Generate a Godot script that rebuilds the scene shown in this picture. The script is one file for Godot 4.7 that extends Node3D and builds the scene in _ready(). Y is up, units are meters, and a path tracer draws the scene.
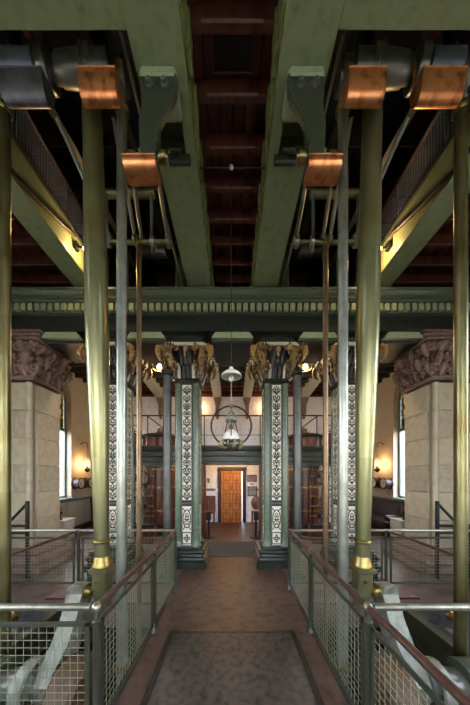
extends Node3D
# Victorian pumping-station engine hall. x to the right, y up, the camera looks along -z.
# V(x, y, d) puts a point at depth d in front of the camera's station.

# ------------------------------------------------------------------ mesh builder
class MB:
	var v := PackedVector3Array()
	var n := PackedVector3Array()
	var u := PackedVector2Array()
	func tri(a: Vector3, b: Vector3, c: Vector3, na: Vector3, nb: Vector3, nc: Vector3, ua := Vector2.ZERO, ub := Vector2.ZERO, uc := Vector2.ZERO) -> void:
		var g := (b - a).cross(c - a)
		if g.length_squared() < 1e-18: return
		if g.dot(na + nb + nc) > 0.0:
			v.append_array([a, c, b]); n.append_array([na, nc, nb]); u.append_array([ua, uc, ub])
		else:
			v.append_array([a, b, c]); n.append_array([na, nb, nc]); u.append_array([ua, ub, uc])
	func quad(a: Vector3, b: Vector3, c: Vector3, d: Vector3, na: Vector3, nb = null, nc = null, nd = null) -> void:
		if nb == null: nb = na; nc = na; nd = na
		tri(a, b, c, na, nb, nc); tri(a, c, d, na, nc, nd)
	func uvquad(a: Vector3, b: Vector3, c: Vector3, d: Vector3, nn: Vector3) -> void: # a bottom-left, b bottom-right, c top-right, d top-left
		tri(a, b, c, nn, nn, nn, Vector2(0, 1), Vector2(1, 1), Vector2(1, 0)); tri(a, c, d, nn, nn, nn, Vector2(0, 1), Vector2(1, 0), Vector2(0, 0))
	func box(c: Vector3, s: Vector3, bev := 0.0, bs := Basis()) -> MB:
		var h := s * 0.5
		bev = minf(bev, minf(h.x, minf(h.y, h.z)) * 0.9)
		var P := func(sx: float, sy: float, sz: float, ax: int) -> Vector3:
			var q := Vector3(sx * h.x, sy * h.y, sz * h.z)
			if ax != 0: q.x -= sx * bev
			if ax != 1: q.y -= sy * bev
			if ax != 2: q.z -= sz * bev
			return c + bs * q
		for ax in 3:
			for sg in [-1.0, 1.0]:
				var nn := Vector3.ZERO; nn[ax] = sg
				var pts := []
				for k in [[-1.0, -1.0], [1.0, -1.0], [1.0, 1.0], [-1.0, 1.0]]:
					var q := [0.0, 0.0, 0.0]; q[ax] = sg; q[(ax + 1) % 3] = k[0]; q[(ax + 2) % 3] = k[1]
					pts.append(P.call(q[0], q[1], q[2], ax))
				quad(pts[0], pts[1], pts[2], pts[3], bs * nn)
		if bev > 0.0:
			for ax in 3: # edges along ax, between faces b1 and b2
				var b1 := (ax + 1) % 3; var b2 := (ax + 2) % 3
				for s1 in [-1.0, 1.0]:
					for s2 in [-1.0, 1.0]:
						var lo := [0.0, 0.0, 0.0]; lo[b1] = s1; lo[b2] = s2; lo[ax] = -1.0
						var hi := lo.duplicate(); hi[ax] = 1.0
						var nn := Vector3.ZERO; nn[b1] = s1; nn[b2] = s2
						quad(P.call(lo[0], lo[1], lo[2], b1), P.call(hi[0], hi[1], hi[2], b1), P.call(hi[0], hi[1], hi[2], b2), P.call(lo[0], lo[1], lo[2], b2), (bs * nn).normalized())
			for sx in [-1.0, 1.0]:
				for sy in [-1.0, 1.0]:
					for sz in [-1.0, 1.0]:
						var nn := (bs * Vector3(sx, sy, sz)).normalized()
						tri(P.call(sx, sy, sz, 0), P.call(sx, sy, sz, 1), P.call(sx, sy, sz, 2), nn, nn, nn)
		return self
	func frame(t: Vector3) -> Basis: # a basis whose z is t
		var a := Vector3.UP if absf(t.y) < 0.95 else Vector3.RIGHT
		var x := a.cross(t).normalized()
		return Basis(x, t.cross(x).normalized(), t)
	func tube(a: Vector3, b: Vector3, ra: float, rb := -1.0, k := 12, caps := true) -> MB:
		if rb < 0.0: rb = ra
		var t := (b - a).normalized()
		var f := frame(t)
		for i in k:
			var w0 := TAU * i / k; var w1 := TAU * (i + 1) / k
			var d0 := f.x * cos(w0) + f.y * sin(w0); var d1 := f.x * cos(w1) + f.y * sin(w1)
			quad(a + d0 * ra, b + d0 * rb, b + d1 * rb, a + d1 * ra, d0, d0, d1, d1)
			if caps:
				tri(a, a + d0 * ra, a + d1 * ra, -t, -t, -t); tri(b, b + d0 * rb, b + d1 * rb, t, t, t)
		return self
	func sweep(p: Array, r: Array, k := 10) -> MB: # a bent tube through points p with radii r
		var rings := []; var last := Vector3.ZERO; var f := Basis()
		for i in p.size():
			var t: Vector3 = (p[mini(i + 1, p.size() - 1)] - p[maxi(i - 1, 0)]).normalized()
			if i == 0: f = frame(t)
			else:
				var x := (f.x - t * f.x.dot(t)).normalized()
				f = Basis(x, t.cross(x).normalized(), t)
			var ring := []
			for j in k + 1:
				var w := TAU * j / k
				ring.append([p[i] + (f.x * cos(w) + f.y * sin(w)) * r[i], f.x * cos(w) + f.y * sin(w)])
			rings.append(ring); last = t
		for i in p.size() - 1:
			for j in k:
				var A = rings[i][j]; var B = rings[i + 1][j]; var C = rings[i + 1][j + 1]; var D = rings[i][j + 1]
				quad(A[0], B[0], C[0], D[0], A[1], B[1], C[1], D[1])
		var t0: Vector3 = (p[0] - p[1]).normalized()
		for j in k:
			tri(p[0], rings[0][j][0], rings[0][j + 1][0], t0, t0, t0)
			tri(p[-1], rings[-1][j][0], rings[-1][j + 1][0], last, last, last)
		return self
	func lathe(pr: Array, k := 20, xf := Transform3D(), flat := false, a0 := 0.0, a1 := TAU) -> MB: # pr: [r, y] pairs from bottom to top, turned about local y
		var sn := []
		for i in pr.size() - 1:
			var e := Vector2(pr[i + 1][0] - pr[i][0], pr[i + 1][1] - pr[i][1])
			sn.append(Vector2(e.y, -e.x).normalized())
		for i in pr.size() - 1:
			var n0: Vector2 = sn[i]; var n1: Vector2 = sn[i]
			if i > 0 and sn[i - 1].dot(sn[i]) > 0.75: n0 = (sn[i - 1] + sn[i]).normalized()
			if i < sn.size() - 1 and sn[i + 1].dot(sn[i]) > 0.75: n1 = (sn[i + 1] + sn[i]).normalized()
			for j in k:
				var w0 := a0 + (a1 - a0) * j / k; var w1 := a0 + (a1 - a0) * (j + 1) / k
				var c0 := Vector3(cos(w0), 0, sin(w0)); var c1 := Vector3(cos(w1), 0, sin(w1))
				if flat: # flat facets round the axis
					var m := (c0 + c1).normalized()
					var nn := xf.basis * (m * n0.x + Vector3(0, n0.y, 0))
					quad(xf * (c0 * pr[i][0] + Vector3(0, pr[i][1], 0)), xf * (c0 * pr[i + 1][0] + Vector3(0, pr[i + 1][1], 0)), xf * (c1 * pr[i + 1][0] + Vector3(0, pr[i + 1][1], 0)), xf * (c1 * pr[i][0] + Vector3(0, pr[i][1], 0)), nn.normalized())
				else:
					quad(xf * (c0 * pr[i][0] + Vector3(0, pr[i][1], 0)), xf * (c0 * pr[i + 1][0] + Vector3(0, pr[i + 1][1], 0)), xf * (c1 * pr[i + 1][0] + Vector3(0, pr[i + 1][1], 0)), xf * (c1 * pr[i][0] + Vector3(0, pr[i][1], 0)),
						(xf.basis * (c0 * n0.x + Vector3(0, n0.y, 0))).normalized(), (xf.basis * (c0 * n1.x + Vector3(0, n1.y, 0))).normalized(), (xf.basis * (c1 * n1.x + Vector3(0, n1.y, 0))).normalized(), (xf.basis * (c1 * n0.x + Vector3(0, n0.y, 0))).normalized())
		return self
	func square(pr: Array, c: Vector3, cut := 0.0) -> MB: # a moulding of [half width, y] pairs round a square (corners cut off by share cut)
		for i in pr.size() - 1:
			var rings := []
			for q in 2:
				var h: float = pr[i + q][0]; var e := h * (1.0 - cut); var y: float = pr[i + q][1]
				rings.append([Vector3(h, y, -e), Vector3(h, y, e), Vector3(e, y, h), Vector3(-e, y, h), Vector3(-h, y, e), Vector3(-h, y, -e), Vector3(-e, y, -h), Vector3(e, y, -h)])
			var dn := Vector2(pr[i + 1][1] - pr[i][1], -(pr[i + 1][0] - pr[i][0])).normalized()
			for j in 8:
				var j1 := (j + 1) % 8
				var w := TAU * j / 8.0
				var nn := Vector3(cos(w) * dn.x, dn.y, sin(w) * dn.x).normalized()
				quad(c + rings[0][j], c + rings[1][j], c + rings[1][j1], c + rings[0][j1], nn)
		for e in 2:
			var k := 0 if e == 0 else pr.size() - 1
			var h: float = pr[k][0]; var f := h * (1.0 - cut); var y: float = pr[k][1]
			var up := Vector3(0, -1 if e == 0 else 1, 0)
			var p := [Vector3(h, y, -f), Vector3(h, y, f), Vector3(f, y, h), Vector3(-f, y, h), Vector3(-h, y, f), Vector3(-h, y, -f), Vector3(-f, y, -h), Vector3(f, y, -h)]
			for j in range(1, 7): tri(c + p[0], c + p[j], c + p[j + 1], up, up, up)
		return self
	func prism(poly: PackedVector2Array, xf: Transform3D, depth: float) -> MB: # polygon in local xy, extruded along local z from 0 to depth
		var id := Geometry2D.triangulate_polygon(poly)
		var z0 := xf.basis * Vector3(0, 0, -signf(depth)); var z1 := -z0
		for i in range(0, id.size(), 3):
			var a := poly[id[i]]; var b := poly[id[i + 1]]; var c := poly[id[i + 2]]
			tri(xf * Vector3(a.x, a.y, 0), xf * Vector3(b.x, b.y, 0), xf * Vector3(c.x, c.y, 0), z0, z0, z0)
			tri(xf * Vector3(a.x, a.y, depth), xf * Vector3(b.x, b.y, depth), xf * Vector3(c.x, c.y, depth), z1, z1, z1)
		var cw := Geometry2D.is_polygon_clockwise(poly)
		var m := poly.size()
		var en := []
		for i in m:
			var e := poly[(i + 1) % m] - poly[i]
			var q := Vector2(e.y, -e.x).normalized()
			en.append(-q if cw else q)
		for i in m:
			var a := poly[i]; var b := poly[(i + 1) % m]
			var na: Vector2 = en[i]; var nb: Vector2 = en[i]
			if en[(i + m - 1) % m].dot(en[i]) > 0.85: na = (en[(i + m - 1) % m] + en[i]).normalized()
			if en[(i + 1) % m].dot(en[i]) > 0.85: nb = (en[(i + 1) % m] + en[i]).normalized()
			var wa := (xf.basis * Vector3(na.x, na.y, 0)).normalized(); var wb := (xf.basis * Vector3(nb.x, nb.y, 0)).normalized()
			quad(xf * Vector3(a.x, a.y, 0), xf * Vector3(a.x, a.y, depth), xf * Vector3(b.x, b.y, depth), xf * Vector3(b.x, b.y, 0), wa, wa, wb, wb)
		return self
	func ball(c: Vector3, r: Vector3, k := 12, m := 8, bs := Basis()) -> MB:
		for i in m:
			for j in k:
				var q := []
				for e in [[i, j], [i + 1, j], [i + 1, j + 1], [i, j + 1]]:
					var t: float = PI * e[0] / m - PI / 2; var p: float = TAU * e[1] / k
					var s := Vector3(cos(t) * cos(p), sin(t), cos(t) * sin(p))
					q.append([c + bs * (s * r), (bs * (s / r)).normalized()])
				quad(q[0][0], q[1][0], q[2][0], q[3][0], q[0][1], q[1][1], q[2][1], q[3][1])
		return self
	func torus(c: Vector3, bs: Basis, R: float, r: float, k := 24, m := 8, a0 := 0.0, a1 := TAU) -> MB: # ring about bs.z
		for i in k:
			for j in m:
				var q := []
				for e in [[i, j], [i + 1, j], [i + 1, j + 1], [i, j + 1]]:
					var w: float = a0 + (a1 - a0) * e[0] / k; var p: float = TAU * e[1] / m
					var d := bs.x * cos(w) + bs.y * sin(w)
					var nn := d * cos(p) + bs.z * sin(p)
					q.append([c + d * R + nn * r, nn])
				quad(q[0][0], q[1][0], q[2][0], q[3][0], q[0][1], q[1][1], q[2][1], q[3][1])
		return self
	func mesh() -> ArrayMesh:
		var a := []; a.resize(Mesh.ARRAY_MAX)
		a[Mesh.ARRAY_VERTEX] = v; a[Mesh.ARRAY_NORMAL] = n; a[Mesh.ARRAY_TEX_UV] = u
		var m := ArrayMesh.new(); m.add_surface_from_arrays(Mesh.PRIMITIVE_TRIANGLES, a)
		return m

# ------------------------------------------------------------------ scene helpers
var M := {}
var used := {}

func V(x: float, y: float, d: float) -> Vector3: return Vector3(x, y, -d)
func mb() -> MB: return MB.new()
func numbered(parent: Node, called: String) -> String:
	var key := str(parent.get_instance_id()) + called
	used[key] = used.get(key, -1) + 1
	return called if used[key] == 0 else "%s_%03d" % [called, used[key]]
func put(parent: Node, called: String, m: Mesh, mat: Material, at := Vector3.ZERO) -> MeshInstance3D:
	var o := MeshInstance3D.new()
	o.name = numbered(parent, called); o.mesh = m; o.material_override = mat; o.position = at
	o.cast_shadow = GeometryInstance3D.SHADOW_CASTING_SETTING_ON
	parent.add_child(o, true)
	return o
func part(parent: Node, called: String, b: MB, mat: Material) -> MeshInstance3D: return put(parent, called, b.mesh(), mat)
func meta(o: Node, label: String, category: String, group := "") -> Node:
	o.set_meta("label", label); o.set_meta("category", category)
	if group != "": o.set_meta("group", group)
	return o
func thing(called: String, label: String, category: String, group := "") -> Node3D:
	var o := Node3D.new(); o.name = numbered(self, called); add_child(o, true)
	meta(o, label, category, group)
	return o
func struct_(called: String, b: MB, mat: Material, label := "") -> MeshInstance3D:
	var o := put(self, called, b.mesh(), mat); o.set_meta("kind", "structure")
	if label != "": o.set_meta("label", label)
	return o
func stuff(o: Node) -> Node:
	o.set_meta("kind", "stuff"); return o
func side(s: int) -> String: return "left" if s < 0 else "right"

# ------------------------------------------------------------------ materials
func ramp_tex(seed_: int, freq: float, oct: int, cols: Array, size := 256, stretch := 1.0) -> ImageTexture:
	var f := FastNoiseLite.new(); f.seed = seed_; f.frequency = freq; f.fractal_octaves = oct; f.noise_type = FastNoiseLite.TYPE_SIMPLEX_SMOOTH
	var src := f.get_seamless_image(size, size)
	var out := Image.create(size, size, false, Image.FORMAT_RGB8)
	var top := cols.size() - 1
	for y in size:
		for x in size:
			var q: float = clampf(src.get_pixel(x, int(y / stretch) % size).r, 0.0, 0.999) * top
			var k := int(q)
			out.set_pixel(x, y, (cols[k] as Color).lerp(cols[k + 1], q - k))
	return ImageTexture.create_from_image(out)
func mat(c: Color, rough := 0.6, metal := 0.0, tex: Texture2D = null, scale := 1.0, bump := 0.0, rtex: Texture2D = null) -> StandardMaterial3D:
	var m := StandardMaterial3D.new()
	m.albedo_color = c; m.roughness = rough; m.metallic = metal
	if tex:
		m.albedo_texture = tex; m.uv1_triplanar = true; m.uv1_world_triplanar = true; m.uv1_scale = Vector3.ONE * scale
		if bump > 0.0:
			m.heightmap_enabled = true; m.heightmap_texture = tex; m.heightmap_scale = bump
		if rtex: m.roughness_texture = rtex
	return m
func glow(c: Color, e: float) -> StandardMaterial3D:
	var m := mat(c, 0.5); m.emission_enabled = true; m.emission = c; m.emission_energy_multiplier = e
	return m
func g(x: float) -> Color: return Color(x, x, x)

func make_materials() -> void:
	var spots := ramp_tex(3, 0.02, 4, [g(0.62), g(0.88), g(0.97), g(1.0), g(0.9)])
	var fine := ramp_tex(9, 0.06, 3, [g(0.75), g(0.92), g(1.0), g(0.9)])
	var smear := ramp_tex(21, 0.012, 4, [g(0.74), g(0.86), g(1.0), g(0.92), g(0.78)])
	var soft := ramp_tex(4, 0.05, 5, [g(0.80), g(0.93), g(0.98), g(1.0), g(0.94)])
	M.sage = mat(Color(0.54, 0.58, 0.41), 0.45, 0.0, soft, 0.6)
	M.pale_sage = mat(Color(0.62, 0.66, 0.51), 0.35, 0.0, soft, 1.0)
	M.olive = mat(Color(0.52, 0.54, 0.30), 0.5, 0.0, spots, 1.4)
	M.dark_green = mat(Color(0.20, 0.23, 0.19), 0.35, 0.0, fine, 1.0)
	M.frieze = mat(Color(0.17, 0.19, 0.16), 0.3, 0.0, spots, 0.9)
	M.cornice = mat(Color(0.36, 0.40, 0.30), 0.32, 0.0, fine, 1.0)
	M.bracket = mat(Color(0.25, 0.28, 0.22), 0.38, 0.1, fine, 2.0)
	M.column = mat(Color(0.41, 0.46, 0.38), 0.16, 0.0, fine, 0.7)
	M.column_base = mat(Color(0.17, 0.19, 0.15), 0.3, 0.0, fine, 0.9)
	M.rail_green = mat(Color(0.22, 0.23, 0.18), 0.4, 0.0, fine, 2.0)
	M.steel = mat(Color(0.58, 0.59, 0.54), 0.32, 0.8, smear, 0.7)
	M.steel_dark = mat(Color(0.50, 0.50, 0.46), 0.36, 0.55, smear, 1.1)
	M.rod_olive = mat(Color(0.50, 0.48, 0.35), 0.32, 0.85, ramp_tex(33, 0.012, 5, [Color(0.70, 0.58, 0.40), Color(0.86, 0.84, 0.74), g(1.0), Color(0.84, 0.78, 0.58)], 256, 2.0), 0.6)
	M.steel_grey = mat(Color(0.34, 0.34, 0.32), 0.36, 0.6, smear, 0.8)
	M.steel_blue = mat(Color(0.56, 0.59, 0.64), 0.34, 0.45, smear, 0.9)
	M.steel_warm = mat(Color(0.58, 0.57, 0.44), 0.32, 0.85, ramp_tex(31, 0.010, 4, [Color(0.72, 0.66, 0.52), Color(0.88, 0.88, 0.80), Color(1, 1, 0.96), Color(0.86, 0.84, 0.70)], 256, 2.0), 0.5)
	M.copper = mat(Color(0.86, 0.58, 0.38), 0.30, 0.9, ramp_tex(5, 0.015, 4, [Color(0.6, 0.45, 0.4), Color(0.95, 0.9, 0.85), g(1.0), Color(0.8, 0.65, 0.5)]), 1.6)
	M.copper_dull = mat(Color(0.46, 0.46, 0.48), 0.42, 0.9, ramp_tex(6, 0.012, 4, [Color(0.75, 0.5, 0.35), g(0.8), g(1.0), Color(0.7, 0.72, 0.85)]), 1.2)
	M.brass = mat(Color(0.60, 0.52, 0.31), 0.36, 1.0, smear, 2.0)
	M.rod_brass = mat(Color(0.58, 0.48, 0.37), 0.32, 0.8, smear, 1.5)
	M.black_iron = mat(Color(0.09, 0.10, 0.09), 0.4, 0.2, fine, 2.0)
	M.rail_brown = mat(Color(0.40, 0.29, 0.25), 0.32, 0.55, smear, 2.0)
	M.rail_steel = mat(Color(0.62, 0.60, 0.53), 0.3, 0.8, smear, 2.0)
	M.wire = mat(Color(0.54, 0.54, 0.44), 0.4, 0.3)
	M.cream_iron = mat(Color(0.56, 0.56, 0.50), 0.38, 0.3, ramp_tex(101, 0.04, 6, [g(0.55), g(0.8), g(0.95), g(1.0), g(0.75)]), 1.2)
	M.ochre = mat(Color(0.36, 0.26, 0.15), 0.5, 0.0, smear, 2.0)
	M.stone = mat(Color(0.72, 0.68, 0.59), 0.75, 0.0, ramp_tex(12, 0.02, 5, [Color(0.9, 0.88, 0.84), Color(0.96, 0.95, 0.92), g(1.0), Color(0.94, 0.93, 0.9)]), 0.7)
	M.stone_b = mat(Color(0.69, 0.65, 0.57), 0.75, 0.0, M.stone.albedo_texture, 0.9)
	M.mortar = mat(Color(0.55, 0.52, 0.44), 0.9)
	M.pink_stone = mat(Color(0.53, 0.43, 0.38), 0.72, 0.0, spots, 1.5)
	M.wall = mat(Color(0.76, 0.71, 0.62), 0.62, 0.0, ramp_tex(15, 0.008, 5, [Color(0.84, 0.80, 0.76), Color(0.94, 0.92, 0.9), g(1.0)]), 0.35)
	M.dado = mat(Color(0.70, 0.68, 0.62), 0.55, 0.0, fine, 0.8)
	M.dado_rail = mat(Color(0.40, 0.44, 0.40), 0.45)
	M.rear_wall = mat(Color(0.93, 0.93, 0.96), 0.7, 0.0, soft, 0.5)
	M.upper_wall = mat(Color(0.32, 0.27, 0.23), 0.8, 0.0, spots, 0.4)
	M.ground = mat(Color(0.50, 0.48, 0.44), 0.9, 0.0, spots, 0.3)
	M.brick = mat(Color(0.80, 0.66, 0.58), 0.85, 0.0, fine, 0.8)
	var red_floor := ramp_tex(41, 0.02, 8, [Color(0.20, 0.17, 0.15), Color(0.33, 0.27, 0.24), Color(0.39, 0.31, 0.27), Color(0.40, 0.34, 0.31), Color(0.30, 0.27, 0.25)], 512)
	M.floor_red = mat(Color(0.94, 0.88, 0.85), 0.48, 0.0, red_floor, 0.55)
	var plate := ramp_tex(47, 0.03, 8, [Color(0.11, 0.11, 0.10), Color(0.20, 0.19, 0.18), Color(0.27, 0.24, 0.22), Color(0.32, 0.27, 0.24), Color(0.22, 0.20, 0.19)], 512)
	M.floor_plate = mat(Color(1, 1, 1), 0.45, 0.0, plate, 0.7)
	M.floor_edge = mat(Color(0.72, 0.72, 0.68), 0.45, 0.0, plate, 1.3)
	var stone_floor := ramp_tex(51, 0.014, 5, [Color(0.26, 0.22, 0.21), Color(0.38, 0.31, 0.29), Color(0.46, 0.39, 0.36), Color(0.33, 0.30, 0.30)], 256)
	M.floor_stone = mat(Color(1, 1, 1), 0.42, 0.0, stone_floor, 0.5)
	M.floor_blue = mat(Color(0.22, 0.23, 0.27), 0.28, 0.3, spots, 1.6)
	M.pit = mat(Color(0.11, 0.10, 0.09), 0.8, 0.0, spots, 0.7)
	M.pit_edge = mat(Color(0.28, 0.28, 0.20), 0.42, 0.0, spots, 1.2)
	M.carpet = mat(Color(0.34, 0.34, 0.34), 0.95, 0.0, ramp_tex(61, 0.2, 2, [g(0.6), g(0.9), g(1.0)]), 3.0)
	var grain := ramp_tex(71, 0.02, 4, [Color(0.55, 0.45, 0.42), Color(0.85, 0.8, 0.78), g(1.0), Color(0.75, 0.7, 0.68)], 256, 6.0)
	M.ceil_a = mat(Color(0.44, 0.23, 0.17), 0.5, 0.0, grain, 0.8)
	M.ceil_b = mat(Color(0.36, 0.18, 0.13), 0.5, 0.0, grain, 0.9)
	M.joist = mat(Color(0.40, 0.22, 0.16), 0.45, 0.0, grain, 1.1)
	M.lit_chamfer = mat(Color(0.54, 0.42, 0.37), 0.5, 0.0, fine, 2.0)  # light caught by the joist edge, put into a paler colour
	M.dark_wood = mat(Color(0.15, 0.11, 0.09), 0.6, 0.0, grain, 1.0)
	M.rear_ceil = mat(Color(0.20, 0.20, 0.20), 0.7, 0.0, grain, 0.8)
	M.rear_beam = mat(Color(0.78, 0.80, 0.76), 0.5, 0.0, fine, 1.0)
	M.mahogany = mat(Color(0.44, 0.24, 0.15), 0.28, 0.0, grain, 1.2)
	M.mahogany_b = mat(Color(0.38, 0.20, 0.12), 0.28, 0.0, grain, 1.4)
	M.oak = mat(Color(0.80, 0.54, 0.24), 0.38, 0.0, grain, 1.6)
	M.oak_dark = mat(Color(0.62, 0.38, 0.15), 0.4, 0.0, grain, 1.9)
	M.frame_wood = mat(Color(0.24, 0.14, 0.10), 0.4, 0.0, grain, 1.5)
	M.leather = mat(Color(0.22, 0.13, 0.11), 0.35, 0.0, fine, 3.0)
	M.gilt = mat(Color(0.66, 0.54, 0.34), 0.42, 0.3, ramp_tex(81, 0.03, 4, [Color(0.35, 0.3, 0.25), Color(0.8, 0.75, 0.65), g(1.0), Color(0.6, 0.52, 0.42)]), 2.5)
	M.gilt_dark = mat(Color(0.30, 0.24, 0.16), 0.45, 0.3, fine, 2.5)
	M.leaf_dark = mat(Color(0.20, 0.20, 0.18), 0.4, 0.1, fine, 3.0)
	M.leaf_pale = mat(Color(0.78, 0.75, 0.66), 0.5, 0.0, fine, 3.0)
	M.cream = mat(Color(0.82, 0.79, 0.66), 0.5)
	M.white = mat(Color(0.86, 0.85, 0.82), 0.4)
	M.opal = mat(Color(0.92, 0.92, 0.88), 0.25); M.opal.backlight_enabled = true; M.opal.backlight = Color(0.6, 0.6, 0.58)
	M.red_paint = mat(Color(0.45, 0.09, 0.06), 0.4, 0.0, fine, 2.0)
	M.hatch_red = mat(Color(0.30, 0.09, 0.08), 0.35, 0.0, fine, 2.0)
	M.verdigris = mat(Color(0.12, 0.27, 0.22), 0.4, 0.2)
	M.dial = mat(Color(0.86, 0.82, 0.72), 0.4)
	M.picture = mat(Color(0.68, 0.70, 0.70), 0.6, 0.0, ramp_tex(91, 0.05, 3, [g(0.3), g(0.8), g(1.0)]), 4.0)
	M.cable = mat(Color(0.12, 0.12, 0.12), 0.6)
	M.hot = glow(Color(1.0, 0.78, 0.45), 30.0)
	M.warm_bulb = glow(Color(1.0, 0.72, 0.40), 8.0)
	var gl := mat(Color(0.93, 0.96, 0.95, 0.06), 0.02); gl.transparency = BaseMaterial3D.TRANSPARENCY_ALPHA; M.glass = gl
	var k := 0
	for c in [Color(0.95, 0.80, 0.42, 0.6), Color(0.80, 0.86, 0.62, 0.6), Color(0.62, 0.28, 0.12, 0.8), Color(0.97, 0.93, 0.78, 0.45), Color(0.40, 0.52, 0.40, 0.75)]:
		var p := mat(Color(c.r, c.g, c.b), 0.15); p.backlight_enabled = true; p.backlight = Color(0.05, 0.05, 0.05); M["stain%d" % k] = p; k += 1
	var om := StandardMaterial3D.new(); om.albedo_texture = ornament(); om.roughness = 0.45; M.ornament = om

func ornament() -> ImageTexture: # the painted arabesque of the column panels: black scrollwork on a cream ground, mirrored about its middle
	var w := 64; var h := 896
	var im := Image.create(w, h, false, Image.FORMAT_RGB8)
	var white := Color(0.86, 0.84, 0.76); var black := Color(0.06, 0.06, 0.06); var gold := Color(0.70, 0.52, 0.20)
	im.fill(white)
	var dot := func(x: float, y: float, r: float, c: Color) -> void:
		for e in [1.0, -1.0]:
			var cx: float = 31.5 + e * x
			for yy in range(int(y - r), int(y + r) + 2):
				for xx in range(int(cx - r), int(cx + r) + 2):
					if xx >= 0 and xx < w and yy >= 0 and yy < h and Vector2(xx - cx, yy - y).length() <= r: im.set_pixel(xx, yy, c)
	var rng := RandomNumberGenerator.new(); rng.seed = 5
	for b in 14: # tall arabesque
		var y0 := 6.0 + b * 45.4
		for i in 60: # main scroll
			var t := i / 59.0
			var a := t * 8.2 + b
			dot.call(14.0 + cos(a) * 12.5 * (1.0 - t * 0.85), y0 + 17.0 + sin(a) * 13.0 * (1.0 - t * 0.8), 2.5 - t * 0.5, black)
		for i in 30: # stem and leaves
			var t := i / 29.0
			dot.call(1.0 + sin(t * PI) * (5.0 + b % 3 * 2.0), y0 + t * 24.0, 2.0, black)
			dot.call(4.0 + t * 22.0, y0 + 41.0 - sin(t * PI * 0.6) * 11.0, 2.8 * (1.0 - t) + 1.3, black)
			if b % 2 == 0: dot.call(t * 15.0, y0 + 30.0 + t * t * 6.0, 2.0, black)
		dot.call(0.0, y0 + 33.0, 5.5, black); dot.call(0.0, y0 + 33.0, 2.2, gold if b % 4 == 1 else white)
		for i in 20: dot.call(rng.randf_range(4, 29), y0 + rng.randf_range(2, 44), rng.randf_range(1.2, 2.3), black)
	im.fill_rect(Rect2i(0, 644, w, 34), black) # dark band with a row of rings
	for i in 4:
		dot.call(8.0 + 15.0 * (i % 2), 661.0, 5.5, Color(0.4, 0.4, 0.38)); dot.call(8.0 + 15.0 * (i % 2), 661.0, 2.5, black)
	for i in 160: # medallion
		var a := TAU * i / 160.0
		dot.call(absf(cos(a)) * 25.0, 748.0 + sin(a) * 50.0, 3.0, black)
		dot.call(absf(cos(a)) * 11.0, 735.0 + sin(a) * 17.0, 2.6, black)
		dot.call(absf(cos(a * 2.0)) * 17.0, 766.0 + sin(a) * 16.0, 2.2, black)
	dot.call(0.0, 735.0, 6.0, black); dot.call(0.0, 762.0, 7.0, gold)
	for i in 24:
		dot.call(27.0, 690.0 + i * 5.0, 1.2, black); dot.call(26.0 - i * 0.7, 690.0 + i * 0.8, 2.6, black); dot.call(26.0 - i * 0.7, 808.0 - i * 0.8, 2.6, black)
	for i in 64: # square rosette at the foot
		dot.call(29.0, 824.0 + i, 1.8, black); dot.call(i * 0.45, 825.0, 2.2, black); dot.call(i * 0.45, 888.0, 2.2, black)
		var a := TAU * i / 64.0
		dot.call(absf(cos(a)) * (13.0 + 7.0 * cos(4.0 * a)), 857.0 + sin(a) * (13.0 + 7.0 * cos(4.0 * a)), 3.0, black)
	dot.call(0.0, 857.0, 5.0, black); dot.call(0.0, 857.0, 2.5, white)
	for y in h:
		for x in [0, 1, w - 2, w - 1]: im.set_pixel(x, y, black)
	return ImageTexture.create_from_image(im)

# ------------------------------------------------------------------ build
const EYE := 1.83
const XW := 5.1      # inner face of the side walls
const ZB := 9.34     # depth of the back wall
const SOFFIT := 5.45 # underside of the iron girders

func _ready() -> void:
	# camera: level, with a rising lens (focal length 240 px of a 470 x 705 frame, horizon at 475 px)
	var cam := Camera3D.new(); cam.name = "camera"; add_child(cam)
	cam.position = Vector3(0, EYE, 0)
	var near := 0.05
	cam.projection = Camera3D.PROJECTION_FRUSTUM
	cam.set_frustum(705.0 / 240.0 * near, Vector2(2.7 / 240.0, 122.5 / 240.0) * near, near, 120.0)
	cam.current = true
	# overcast daylight
	var sm := ProceduralSkyMaterial.new()
	sm.sky_top_color = Color(0.80, 0.87, 0.97); sm.sky_horizon_color = Color(0.97, 0.97, 0.96); sm.sky_energy_multiplier = 1.0
	sm.ground_bottom_color = Color(0.5, 0.48, 0.45); sm.ground_horizon_color = Color(0.9, 0.9, 0.88); sm.sun_angle_max = 1.0
	var sky := Sky.new(); sky.sky_material = sm
	var env := Environment.new(); env.background_mode = Environment.BG_SKY; env.sky = sky
	env.background_energy_multiplier = 26.0
	env.tonemap_mode = Environment.TONE_MAPPER_LINEAR; env.tonemap_exposure = 1.25
	env.sdfgi_enabled = true; env.ssao_enabled = true; env.ssil_enabled = true
	var we := WorldEnvironment.new(); we.name = "environment"; we.environment = env; add_child(we)
	make_materials()
	shell()
	floors()
	ceilings()
	girders()
	entablature()
	columns()
	piers()
	rear_room()
	engines()
	railings()
	pits()
	lamps()
	furniture()

func lamp_light(parent: Node, at: Vector3, energy: float, size: float, col := Color(1.0, 0.80, 0.56)) -> void:
	var l := OmniLight3D.new(); l.name = "bulb_light"; l.light_color = col; l.light_energy = energy; l.light_size = size
	l.omni_range = 25.0; l.omni_attenuation = 2.0; l.shadow_enabled = true; l.position = at
	parent.add_child(l, true)

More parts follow.
